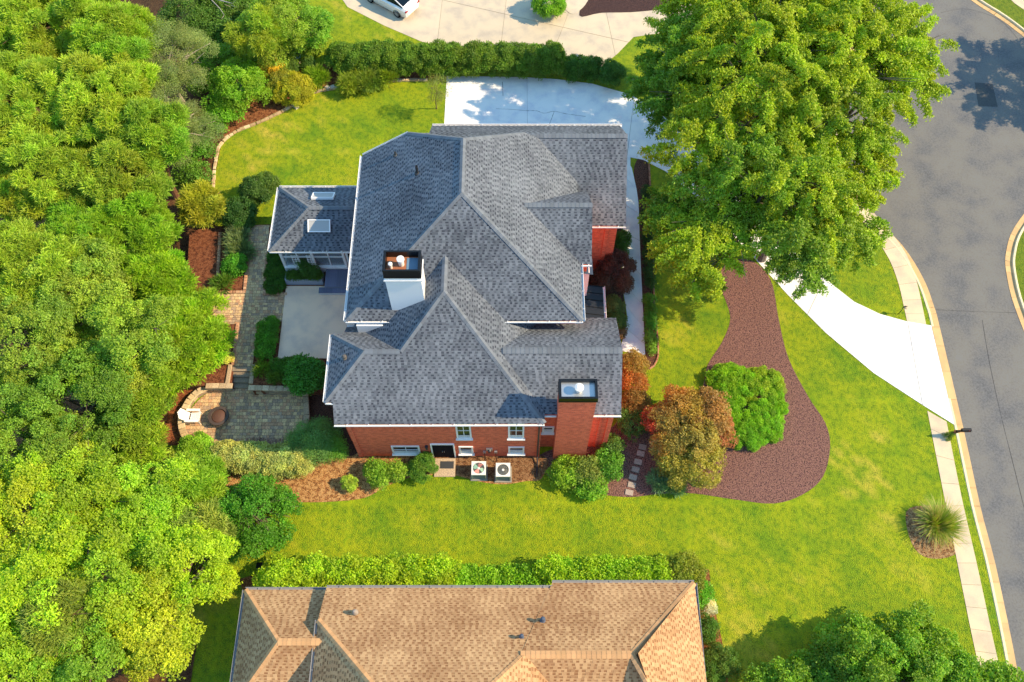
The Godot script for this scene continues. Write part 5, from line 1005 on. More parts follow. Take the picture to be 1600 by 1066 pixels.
	shrub("juniper_bush", "wide flat bright green juniper in the mulch island", [lo(Vector3(14.258,0.3,-22.014), 2.2, 0.5, lin(124, 172, 28), 2.4), lo(Vector3(13.371,0.3,-23.481), 1.2, 0.5, lin(128, 172, 28)), lo(Vector3(15.388,0.3,-23.176), 1.3, 0.5, lin(140, 170, 38)), lo(Vector3(15.145,0.3,-20.749), 1.25, 0.5, lin(118, 170, 30)), lo(Vector3(14.036,0.3,-20.21), 1.2, 0.45, lin(114, 166, 30)), lo(Vector3(12.97,0.3,-21.674), 1.1, 0.45, lin(118, 168, 32))], "small", "", 0.22, 42.0, 1.0)
	shrub("strappy_plant", "blue green strappy plant at foot of bronze tree", [lo(Vector3(8.613,0.25,-17.134), 0.55, 0.25, lin(120, 160, 120)), lo(Vector3(9.529,0.25,-16.9), 0.5, 0.22, lin(130, 165, 110))], "blade", "", 0.2, 40.0, 0.9, "plant")
	shrub("barberry_bush", "dark purple brown rounded bush beside the front walk", [lo(Vector3(6.787,1.2,-31.337), 1.1, 1.0, lin(92, 66, 58)), lo(Vector3(7.06,0.9,-30.447), 0.65, 0.7, lin(104, 72, 56)), lo(Vector3(6.022,0.9,-30.447), 0.8, 0.8, lin(88, 70, 56))], "small", "", 0.3, 26.0, 1.2)
	shrub("foundation_shrub", "dull green shrub between porch roof and front walk", [lo(Vector3(6.513,0.8,-28.585), 0.62, 0.65, lin(94, 112, 56)), lo(Vector3(6.55,0.7,-27.562), 0.55, 0.5, lin(90, 116, 50)), lo(Vector3(6.696,0.5,-26.884), 0.4, 0.4, lin(110, 90, 64))], "small", "", 0.28, 30.0, 1.15)
	shrub("foundation_shrub", "dark green shrub against the garage brick wall", [lo(Vector3(7.332,0.9,-33.7), 0.45, 0.8, lin(70, 110, 40)), lo(Vector3(7.212,0.8,-32.9), 0.45, 0.7, lin(70, 110, 40))], "small", "", 0.25, 34.0)
	var strip := [[Vector3(9.249,0.35,-38.097), lin(60, 90, 44)], [Vector3(9.115,0.35,-36.19), lin(56, 88, 40)], [Vector3(9.035,0.35,-34.443), lin(60, 96, 44)], [Vector3(8.969,0.35,-32.894), lin(66, 100, 46)], [Vector3(8.904,0.35,-31.383), lin(60, 96, 42)], [Vector3(8.798,0.35,-29.326), lin(96, 140, 44)], [Vector3(8.737,0.35,-27.899), lin(84, 140, 40)], [Vector3(8.643,0.35,-26.596), lin(110, 150, 50)]]
	var lobes := []
	for s in strip:
		lobes.append(lo(s[0] + Vector3(0.12, 0, 0), 0.32, 0.3, s[1], 0.6)); lobes.append(lo(s[0] + Vector3(0.15, -0.05, 0.65), 0.27, 0.24, s[1], 0.45))
	shrub("border_planting", "strip of low green plants between walk and lawn", lobes, "broad", "", 0.22, 22.0, 0.55)
	# neighbour's hedges
	hedge("foundation_hedge", "long yellow green hedge along the tan roofed house", Vector2(-12.877,-11.283), Vector2(-3.856,-11.456), 0.0, 1.9, 1.7, lin(150, 180, 32), "broad", "", 0.4, 14.0, 0.9)
	hedge("foundation_hedge", "lower green stretch of hedge between two taller hedges", Vector2(-2.99,-11.282), Vector2(1.407,-11.247), 0.0, 1.3, 1.3, lin(124, 172, 34), "broad", "", 0.35, 14.0, 0.9)
	hedge("foundation_hedge", "yellow green hedge by the east corner of tan roof", Vector2(2.173,-11.456), Vector2(8.053,-11.352), 0.0, 1.9, 1.6, lin(140, 178, 32), "broad", "", 0.4, 14.0, 0.9)
	shrub("rust_tipped_shrub", "rounded shrub with rusty tips at the hedge end", [lo(Vector3(9.273,1,-11.283), 1.2, 1.0, lin(126, 142, 40)), lo(Vector3(10.051,0.8,-10.637), 0.7, 0.7, lin(100, 160, 36))], "broad", "", 0.3, 18.0, 0.8)
	shrub("white_flowers", "white flowering clump by the tan house corner", [lo(Vector3(10.545,0.4,-9.932), 0.45, 0.35, lin(206, 206, 180))], "small", "", 0.18, 50.0, 1.0, "flowers")
	shrub("corner_shrub", "low dark green shrub below the white flowers", [lo(Vector3(10.328,0.5,-8.668), 0.7, 0.5, lin(76, 120, 36)), lo(Vector3(10.987,0.6,-7.019), 0.9, 0.6, lin(84, 120, 40)), lo(Vector3(10.261,0.6,-6.539), 0.8, 0.6, lin(80, 126, 40))], "small", "", 0.26, 32.0, 1.1)
	# north hedge and bed
	hedge("tall_hedge", "long dark green clipped hedge beside the white drive", Vector2(-12.742,-50.031), Vector2(2.976,-49.769), 0.0, 2.1, 2.0, lin(98, 132, 34), "small", "", 0.42, 26.0, 1.45)
	hedge("tall_hedge", "short dark hedge beyond the end of the long hedge", Vector2(4.466,-49.29), Vector2(6.003,-49.29), 0.0, 1.4, 1.5, lin(76, 116, 36), "small", "", 0.35, 28.0, 1.3)
	shrub("dark_shrub", "dark conical shrub where the drive narrows", [lo(Vector3(7.39,0.9,-48.639), 0.9, 0.9, lin(70, 112, 38))], "small", "", 0.3, 30.0, 1.3)
	shrub("round_shrub", "round bright shrub on the island by neighbour's drive", [lo(Vector3(2.86,0.9,-56.009), 1.3, 0.9, lin(110, 160, 34))], "small", "", 0.35, 28.0, 1.4)
	shrub("golden_mound", "golden clipped mound beside the stone edging", [lo(Vector3(-16.155,0.8,-47.147), 1.35, 0.9, lin(160, 164, 36)), lo(Vector3(-17.082,0.8,-47.779), 0.9, 0.8, lin(140, 150, 50))], "small", "", 0.3, 32.0, 1.2)
	shrub("golden_mound", "pale yellow shrub behind the golden clipped mound", [lo(Vector3(-18.037,0.8,-49.32), 0.85, 0.7, lin(196, 182, 60))], "small", "", 0.3, 30.0, 1.2)
	shrub("perennial_bed", "loose green perennials in front of the long hedge", [lo(Vector3(-14.518,0.5,-48.583), 0.7, 0.5, lin(130, 160, 40)), lo(Vector3(-12.014,0.5,-47.879), 0.8, 0.5, lin(140, 160, 56)), lo(Vector3(-10.761,0.5,-48.326), 0.9, 0.5, lin(130, 156, 60)), lo(Vector3(-9.448,0.5,-48.712), 0.7, 0.5, lin(136, 160, 50)), lo(Vector3(-11.595,0.5,-48.583), 0.7, 0.5, lin(140, 160, 50))], "blade", "", 0.3, 26.0, 1.1, "plants")
	shrub("boxwood", "small dark boxwood near the blue birdbath", [lo(Vector3(-16.644,0.5,-49.556), 0.5, 0.45, lin(80, 112, 40)), lo(Vector3(-15.369,0.5,-49.817), 0.55, 0.5, lin(76, 112, 40))], "small", "", 0.25, 36.0, 1.0)
	for q in [Vector3(-13.832,0,-47.977), Vector3(-13.454,0,-48.041), Vector3(-13.075,0,-48.105), Vector3(-15.976,0,-46.144)]:
		var g := MB.new(); var pp: Vector3 = q
		g.block(Vector3(pp.x, 0.12, pp.z), Vector3(0.35, 0.28, 0.3), 0.06, Basis(Vector3.UP, pp.x * 3.0), lin(200, 196, 186))
		var rk := thing("garden_rock", "pale rock at the foot of the golden mound" if pp.x < -15.5 else "grey white rock in front of the loose perennials", "rock", Vector3(pp.x, 0, pp.z), "rocks beside the stone edging")
		part(rk, "stone", g, M.stone)
	# young tree by the drive
	tree("young_tree", "slender young tree at the corner of white drive", Vector2(-5.589,-46.02), [lo(Vector3(-5.279,2.6,-45.422), 0.75, 1.1, lin(120, 130, 60)), lo(Vector3(-5.347,1.6,-45.274), 0.6, 0.7, lin(120, 130, 60))], "fine", 0.05, lin(110, 96, 80), "", 0.35, 7.0, 0.9, 0.35)
	# ornamental grass by the pavement
	var c := Vector3(24.35,0,-14.534)
	t = thing("pampas_grass", "big arching ornamental grass clump beside the pavement", "ornamental grass", c)
	for cls in [[900, lin(150, 176, 62), "green_blades"], [420, lin(206, 192, 120), "dry_blades"]]:
		mb = MB.new()
		for i in cls[0]:
			var a := rng.randf() * TAU; var rr := sqrt(rng.randf()) * 0.5
			var o := c + Vector3(cos(a + 0.4) * rr, 0, sin(a + 0.4) * rr)
			var len := rng.randf_range(0.9, 1.55); var lean := rng.randf_range(0.08, 0.95)
			var out := Vector3(cos(a), 0, sin(a)); var side := Vector3(-sin(a), 0, cos(a)) * 0.02
			var prev := o; var pw := 1.0
			for k in 4:
				var s := (k + 1) / 4.0
				var nx := o + out * len * lean * s * (0.45 + 0.6 * s) + Vector3(0, len * (s * 1.05 - 0.62 * lean * s * s), 0)
				var nw := 1.0 - 0.8 * s
				mb.quad(prev - side * pw, prev + side * pw, nx + side * nw, nx - side * nw, cls[1] * rng.randf_range(0.75, 1.2))
				prev = nx; pw = nw
		part(t, cls[2], mb, M.leaf)
	var rk2 := MB.new(); var rp := Vector3(25.101,0,-13.975)
	rk2.block(rp + Vector3(0, 0.1, 0), Vector3(0.3, 0.22, 0.26), 0.06, Basis(), lin(220, 216, 208)); t = thing("garden_rock", "pale rock at foot of the ornamental grass", "rock", rp); part(t, "stone", rk2, M.stone)
	# stepping stones
	var sn := -1
	for q in [Vector3(7.824,0,-19.344), Vector3(7.681,0,-18.937), Vector3(7.493,0,-18.412), Vector3(7.31,0,-17.932), Vector3(7.128,0,-17.456), Vector3(7.023,0,-16.985), Vector3(6.844,0,-16.517)]:
		var pp: Vector3 = q
		sn += 1
		var so := thing("stepping_stone", ["first", "second", "third", "fourth", "fifth", "sixth", "seventh"][sn] + " grey stepping stone counting from the house towards the lawn", "stepping stone", Vector3(pp.x, 0, pp.z), "stepping stones beside the bronze tree")
		var sm := MB.new(); sm.block(Vector3(pp.x, 0.03, pp.z), Vector3(0.46, 0.06, 0.34), 0.012, Basis(Vector3.UP, -0.2 + rng.randf_range(-0.12, 0.12)), lin(176, 162, 150, rng.randf_range(0.85, 1.1)))
		part(so, "stone", sm, M.stone)


func build_objects() -> void:
	# air conditioners
	for q in [[-1.94, -17.72, "square grey air conditioner with coloured fan top by brick wall", 0], [-0.52, -17.62, "square grey air conditioner with open round fan well", 1]]:
		var o := Vector3(q[0], 0, q[1])
		var t := thing("air_conditioner", q[2], "air conditioner", o, "air conditioners behind the house")
		var mb := MB.new(); mb.block(o + Vector3(0, 0.04, 0), Vector3(1.0, 0.08, 1.0), 0.02, Basis(), lin(150, 146, 138)); part(t, "pad", mb, M.concrete)
		mb = MB.new()
		for k in 12: mb.box(o + Vector3(0, 0.14 + k * 0.055, 0), Vector3(0.80, 0.03, 0.80), Basis(), lin(128, 138, 134))
		mb.box(o + Vector3(0, 0.44, 0), Vector3(0.74, 0.7, 0.74), Basis(), lin(70, 76, 76)); part(t, "louvres", mb, M.plain)
		mb = MB.new()
		for sx in [-1, 1]:
			for sz in [-1, 1]: mb.box(o + Vector3(sx * 0.40, 0.44, sz * 0.40), Vector3(0.06, 0.74, 0.06), Basis(), lin(150, 158, 154))
		part(t, "corner_post", mb, M.plain)
		mb = MB.new()
		var n := 32   # top plate with a round opening
		for k in n:
			var a := TAU * k / n; var b := TAU * (k + 1) / n
			var f := func(g: float) -> Vector3: return o + Vector3(0.42 * clampf(cos(g) * 1.45, -1, 1), 0.86, 0.42 * clampf(sin(g) * 1.45, -1, 1))
			mb.quad(o + Vector3(cos(b) * 0.34, 0.86, sin(b) * 0.34), o + Vector3(cos(a) * 0.34, 0.86, sin(a) * 0.34), f.call(a), f.call(b), lin(226, 228, 226))
			var dn := Vector3(0, -0.1, 0)
			mb.quad(f.call(a), f.call(a) + dn, f.call(b) + dn, f.call(b), lin(196, 200, 198))
			mb.quad(o + Vector3(cos(a) * 0.34, 0.86, sin(a) * 0.34), o + Vector3(cos(b) * 0.34, 0.86, sin(b) * 0.34), o + Vector3(cos(b) * 0.33, 0.7, sin(b) * 0.33), o + Vector3(cos(a) * 0.33, 0.7, sin(a) * 0.33), lin(120, 126, 124))
		part(t, "top", mb, M.plain)
		mb = MB.new()
		for k in 4:
			var a := k * PI / 2 + 0.4
			var d := Vector3(cos(a), 0, sin(a)); var s := Vector3(-sin(a), 0.35, cos(a))
			var col: Color = [lin(150, 200, 176), lin(214, 130, 124)][k % 2] if q[3] == 0 else lin(150, 156, 156)
			var y: float = 0.83 if q[3] == 0 else 0.74
			mb.quad(o + Vector3(0, y, 0) + d * 0.06 - s * 0.05, o + Vector3(0, y, 0) + d * 0.31 - s * 0.16, o + Vector3(0, y, 0) + d * 0.31 + s * 0.16, o + Vector3(0, y, 0) + d * 0.06 + s * 0.05, col)
		mb.lathe(o, [Vector2(0.07, 0.7), Vector2(0.07, 0.85), Vector2(0, 0.87)], 12, lin(232, 232, 228)); part(t, "fan", mb, M.plain)
		mb = MB.new()
		for k in 5:
			var rr := 0.09 + k * 0.06
			for j in 20:
				var a := TAU * j / 20; var b := TAU * (j + 1) / 20
				mb.tube([o + Vector3(cos(a) * rr, 0.868, sin(a) * rr), o + Vector3(cos(b) * rr, 0.868, sin(b) * rr)], [0.004, 0.004], 3, lin(190, 194, 192))
		part(t, "grille", mb, M.plain)
	# door mat slab
	var t := thing("door_mat", "dark mat on pale stone landing below the black doors", "mat", Vector3(-4.0, 0, -18.1))
	var mb := MB.new(); mb.block(Vector3(-3.98, 0.03, -18.05), Vector3(1.25, 0.07, 1.15), 0.015, Basis(), lin(196, 176, 150)); part(t, "landing", mb, M.stone)
	mb = MB.new(); mb.box(Vector3(-3.85, 0.075, -18.2), Vector3(0.8, 0.016, 0.45), Basis(), lin(58, 60, 64)); part(t, "mat", mb, M.plain)
	# fire pit
	var o := Vector3(-17.72, 0.04, -21.15)
	t = thing("fire_pit", "round stone fire pit with dark metal lid on patio", "fire pit", o)
	for row in 3:
		for k in 12:
			var a := TAU * (k + row * 0.5) / 12
			mb = MB.new(); mb.block(o + Vector3(cos(a) * 0.5, 0.075 + row * 0.15, sin(a) * 0.5), Vector3(0.245, 0.148, 0.16), 0.012, Basis(Vector3.UP, PI / 2 - a), lin(176, 156, 130, rng.randf_range(0.85, 1.15))); part(t, "stone", mb, M.stone)
	mb = MB.new(); mb.lathe(o, [Vector2(0.62, 0.44), Vector2(0.62, 0.52), Vector2(0.46, 0.53), Vector2(0.44, 0.46), Vector2(0.42, 0.44)], 28, lin(74, 62, 56)); part(t, "rim", mb, M.plain)
	mb = MB.new(); mb.lathe(o, [Vector2(0.45, 0.44), Vector2(0.38, 0.50), Vector2(0.2, 0.55), Vector2(0, 0.57)], 24, lin(92, 62, 48)); part(t, "spark_screen", mb, M.plain)
	# slatted garden chair
	o = Vector3(-19.274,0.04,-21.152)
	t = thing("garden_chair", "white slatted garden chair facing the fire pit", "chair", o)
	var wht := lin(242, 242, 240)
	for k in 5:
		mb = MB.new(); mb.box(o + Vector3(0.34 - k * 0.125, 0.36 - k * 0.03, 0), Vector3(0.115, 0.025, 0.56), Basis(Vector3(0, 0, 1), 0.22), wht); part(t, "seat_slat", mb, M.plain)
	for k in 7:
		var zz := (k - 3) * 0.085
		var l := 0.92 - absf(k - 3.0) * 0.05
		mb = MB.new(); mb.box(o + Vector3(-0.30 - l * 0.24, 0.24 + l * 0.44, zz * 1.12), Vector3(0.025, l, 0.078), Basis(Vector3(0, 0, 1), 0.5), wht); part(t, "back_slat", mb, M.plain)
	for s in [-1, 1]:
		mb = MB.new(); mb.box(o + Vector3(0.0, 0.58, s * 0.36), Vector3(0.82, 0.028, 0.15), Basis(), wht); part(t, "arm", mb, M.plain)
		mb = MB.new(); mb.box(o + Vector3(0.34, 0.28, s * 0.32), Vector3(0.1, 0.58, 0.03), Basis(), wht); part(t, "leg", mb, M.plain)
		mb = MB.new(); mb.box(o + Vector3(-0.12, 0.2, s * 0.30), Vector3(1.0, 0.11, 0.03), Basis(Vector3(0, 0, 1), 0.3), wht); part(t, "leg", mb, M.plain)
	# path light
	o = Vector3(25.05, 0, -28.53)
	t = thing("path_light", "black bent post path light at the lawn edge", "path light", o)
	mb = MB.new(); mb.tube([o, o + Vector3(0, 0.62, 0)], [0.025, 0.022], 8, lin(34, 32, 26)); part(t, "post", mb, M.dark_metal)
	mb = MB.new(); mb.tube([o + Vector3(0, 0.6, 0), o + Vector3(-0.06, 0.78, 0), o + Vector3(0.02, 0.95, 0), o + Vector3(0.18, 1.0, 0)], [0.025, 0.03, 0.03, 0.025], 8, lin(40, 36, 30)); part(t, "arm", mb, M.dark_metal)
	mb = MB.new(); mb.lathe(o + Vector3(0.12, 0.72, 0), [Vector2(0.05, 0), Vector2(0.13, 0.12), Vector2(0.13, 0.16), Vector2(0.05, 0.22), Vector2(0, 0.24)], 14, lin(176, 160, 132)); part(t, "lamp_shade", mb, M.plain)
	# mailbox with ivy
	o = Vector3(26.3, 0, -20.0)
	t = thing("mailbox", "dark kerbside mailbox on wooden post wrapped in ivy", "mailbox", o)
	mb = MB.new(); mb.box(o + Vector3(0.05, 0.5, 0), Vector3(0.1, 1.0, 0.1), Basis(), lin(120, 84, 52)); mb.box(o + Vector3(0.3, 0.96, 0), Vector3(0.75, 0.08, 0.1), Basis(), lin(120, 84, 52)); mb.box(o + Vector3(0.22, 0.75, 0), Vector3(0.06, 0.5, 0.08), Basis(Vector3(0, 0, 1), -0.75), lin(110, 76, 48)); part(t, "post", mb, M.bark)
	mb = MB.new()
	for k in 10:
		var a := PI * k / 10; var b := PI * (k + 1) / 10
		for e in [0.32, 0.86]: mb.tri(o + Vector3(e, 1.12, 0), o + Vector3(e, 1.12 + sin(a) * 0.1, cos(a) * 0.1), o + Vector3(e, 1.12 + sin(b) * 0.1, cos(b) * 0.1), lin(46, 50, 60))
		mb.quad(o + Vector3(0.32, 1.12 + sin(a) * 0.1, cos(a) * 0.1), o + Vector3(0.86, 1.12 + sin(a) * 0.1, cos(a) * 0.1), o + Vector3(0.86, 1.12 + sin(b) * 0.1, cos(b) * 0.1), o + Vector3(0.32, 1.12 + sin(b) * 0.1, cos(b) * 0.1), lin(52, 58, 70))
	mb.box(o + Vector3(0.59, 1.06, 0), Vector3(0.54, 0.12, 0.2), Basis(), lin(52, 58, 70)); part(t, "box", mb, M.dark_metal)
	mb = MB.new(); mb.box(o + Vector3(0.7, 1.2, 0.11), Vector3(0.03, 0.14, 0.01), Basis(), lin(150, 40, 36)); part(t, "flag", mb, M.plain)
	foliage(t, "ivy", [lo(o + Vector3(-0.08, 0.12, 0.0), 0.24, 0.14, lin(104, 132, 40)), lo(o + Vector3(0.05, 0.4, 0), 0.11, 0.26, lin(104, 132, 40))], "small", 0.09, 60.0, 0.6)
	# garden ornament
	o = Vector3(-16.294,0,-50.652)
	t = thing("birdbath", "small blue topped birdbath among shrubs behind the lawn", "birdbath", o)
	mb = MB.new(); mb.lathe(o, [Vector2(0.16, 0), Vector2(0.1, 0.08), Vector2(0.06, 0.5), Vector2(0.1, 0.6)], 12, lin(150, 146, 140)); part(t, "pedestal", mb, M.stone)
	mb = MB.new(); mb.lathe(o, [Vector2(0.08, 0.58), Vector2(0.3, 0.7), Vector2(0.3, 0.74), Vector2(0.2, 0.68), Vector2(0, 0.66)], 18, lin(120, 150, 196)); part(t, "bowl", mb, M.plain)
	# firewood at the patio edge
	t = thing("firewood_pile", "split firewood stacked at the lower patio edge", "firewood", Vector3(-14.798,0.05,-19.693))
	for k in 16:
		o = t.position + Vector3((k - 8) * 0.14 + rng.randf_range(-0.05, 0.05), 0.07 + (k % 2) * 0.1, 0.12 + rng.randf_range(-0.1, 0.1))
		mb = MB.new(); var d := Vector3(rng.randf_range(-0.25, 0.25), 0, 1).normalized() * 0.28
		mb.tube([o - d, o + d], [0.06, 0.055], 6, lin(170, 140, 116, rng.randf_range(0.7, 1.15))); part(t, "log", mb, M.bark)
	# drain grates
	for q in [[Vector3(-14.204,0,-12.261), "dark square drain grate in the grass behind tan house"], [Vector3(-2.082,0,-12.082), "small dark drain cap at the long hedge foot"]]:
		o = q[0]
		t = thing("drain_grate", q[1], "drain", o)
		mb = MB.new(); mb.block(o + Vector3(0, 0.02, 0), Vector3(0.34, 0.06, 0.34), 0.01, Basis(), lin(56, 58, 60)); part(t, "frame", mb, M.dark_metal)
		for k in 4:
			mb = MB.new(); mb.box(o + Vector3(-0.12 + k * 0.08, 0.055, 0), Vector3(0.03, 0.012, 0.28), Basis(), lin(36, 38, 40)); part(t, "bar", mb, M.dark_metal)
	build_car()

func build_car() -> void:
	var o := Vector3(-9.66, 0.02, -57.07)
	var t := thing("parked_car", "white sedan parked on the neighbour's concrete drive", "car", o)
	var fw := Vector3(-0.806, 0, -0.592); var sd := Vector3(0.592, 0, -0.806)
	var P := func(x: float, y: float, s: float) -> Vector3: return o + fw * x + sd * s + Vector3(0, y, 0)
	# sections: x, half width low, half width belt, sill height, belt height, deck height, deck half width
	var sec := [[-2.38, 0.62, 0.66, 0.45, 0.72, 0.82, 0.5], [-2.28, 0.80, 0.84, 0.28, 0.80, 0.98, 0.66], [-1.9, 0.87, 0.90, 0.22, 0.88, 1.06, 0.74], [-1.35, 0.89, 0.92, 0.20, 0.92, 1.04, 0.78], [0.0, 0.89, 0.92, 0.20, 0.90, 0.98, 0.8], [1.0, 0.89, 0.91, 0.20, 0.86, 0.96, 0.78], [1.7, 0.87, 0.88, 0.22, 0.78, 0.86, 0.7], [2.2, 0.78, 0.78, 0.26, 0.66, 0.74, 0.6], [2.38, 0.55, 0.58, 0.35, 0.55, 0.6, 0.42]]
	var mb := MB.new()
	var rings := []
	for s in sec: rings.append([P.call(s[0], s[3], -s[1] * 0.93), P.call(s[0], (s[3] + s[4]) / 2, -s[1] - 0.015), P.call(s[0], s[4], -s[2] + 0.02), P.call(s[0], s[5], -s[6]), P.call(s[0], s[5] + 0.015, 0), P.call(s[0], s[5], s[6]), P.call(s[0], s[4], s[2] - 0.02), P.call(s[0], (s[3] + s[4]) / 2, s[1] + 0.015), P.call(s[0], s[3], s[1] * 0.93)])
	for i in rings.size() - 1:
		for k in 8: mb.quad(rings[i][k], rings[i][k + 1], rings[i + 1][k + 1], rings[i + 1][k])
	mb.fan(rings[0]); mb.fan(rings[-1])
	part(t, "body", mb, M.car_paint)
	mb = MB.new()
	var cab := [[-1.95, 1.03, 0.66, 1.05], [-1.0, 1.0, 0.62, 1.40], [0.1, 0.98, 0.62, 1.44], [1.05, 0.95, 0.68, 0.98]]
	for s in [-1, 1]:
		for i in 3: mb.quad(P.call(cab[i][0], cab[i][1], s * 0.77), P.call(cab[i + 1][0], cab[i + 1][1], s * 0.77), P.call(cab[i + 1][0], cab[i + 1][3], s * cab[i + 1][2]), P.call(cab[i][0], cab[i][3], s * cab[i][2]))
	part(t, "side_windows", mb, M.dark_glass)
	mb = MB.new(); mb.quad(P.call(-1.90, 1.06, -0.62), P.call(-1.05, 1.39, -0.56), P.call(-1.05, 1.39, 0.56), P.call(-1.90, 1.06, 0.62), lin(90, 130, 160)); part(t, "rear_window", mb, M.dark_glass)
	mb = MB.new(); mb.quad(P.call(0.15, 1.43, -0.58), P.call(1.05, 0.98, -0.66), P.call(1.05, 0.98, 0.66), P.call(0.15, 1.43, 0.58)); part(t, "windscreen", mb, M.dark_glass)
	mb = MB.new()
	mb.quad(P.call(-1.05, 1.405, -0.63), P.call(0.15, 1.445, -0.63), P.call(0.15, 1.445, 0.63), P.call(-1.05, 1.405, 0.63))
	for s in [-1, 1]:
		mb.tube([P.call(-2.0, 1.05, s * 0.68), P.call(-1.05, 1.40, s * 0.62), P.call(0.15, 1.44, s * 0.62), P.call(1.1, 0.97, s * 0.72)], [0.045, 0.045, 0.04, 0.035], 6)
		mb.tube([P.call(-0.35, 0.95, s * 0.80), P.call(-0.4, 1.42, s * 0.64)], [0.03, 0.025], 5)
	part(t, "roof", mb, M.car_paint)
	for s in [-1, 1]:
		mb = MB.new(); mb.box(P.call(-2.3, 0.86, s * 0.66), Vector3(0.1, 0.1, 0.36), Basis(fw, Vector3.UP, sd), lin(150, 24, 40)); part(t, "tail_light", mb, M.plain)
		mb = MB.new(); mb.box(P.call(0.75, 1.02, s * 0.98), Vector3(0.12, 0.12, 0.18), Basis(fw, Vector3.UP, sd)); part(t, "mirror", mb, M.car_paint)
		for x in [-1.4, 1.39]:
			var wheel := MB.new()
			var c: Vector3 = P.call(x, 0.33, s * 0.83)
			wheel.tube([c - sd * 0.11, c + sd * 0.11], [0.33, 0.33], 22)
			var w := part(t, "wheel", wheel, M.rubber)
			var rim := MB.new()
			for k in 10:
				var a := TAU * k / 10; var e := Vector3(0, sin(a), 0) + fw * cos(a); var g := Vector3(0, cos(a), 0) - fw * sin(a)
				rim.box(c + sd * s * 0.115 + e * 0.12, Vector3(0.2, 0.035, 0.02), Basis(e, g, sd))
			for side in [-1, 1]: rim.tube([c + sd * s * 0.10, c + sd * s * 0.112], [0.235, 0.225], 20, lin(120, 122, 126))
			part(w, "rim", rim, M.metal)
	mb = MB.new(); mb.box(P.call(-2.37, 0.68, 0), Vector3(0.03, 0.13, 0.4), Basis(fw, Vector3.UP, sd), lin(220, 222, 224)); part(t, "number_plate", mb, M.plain)

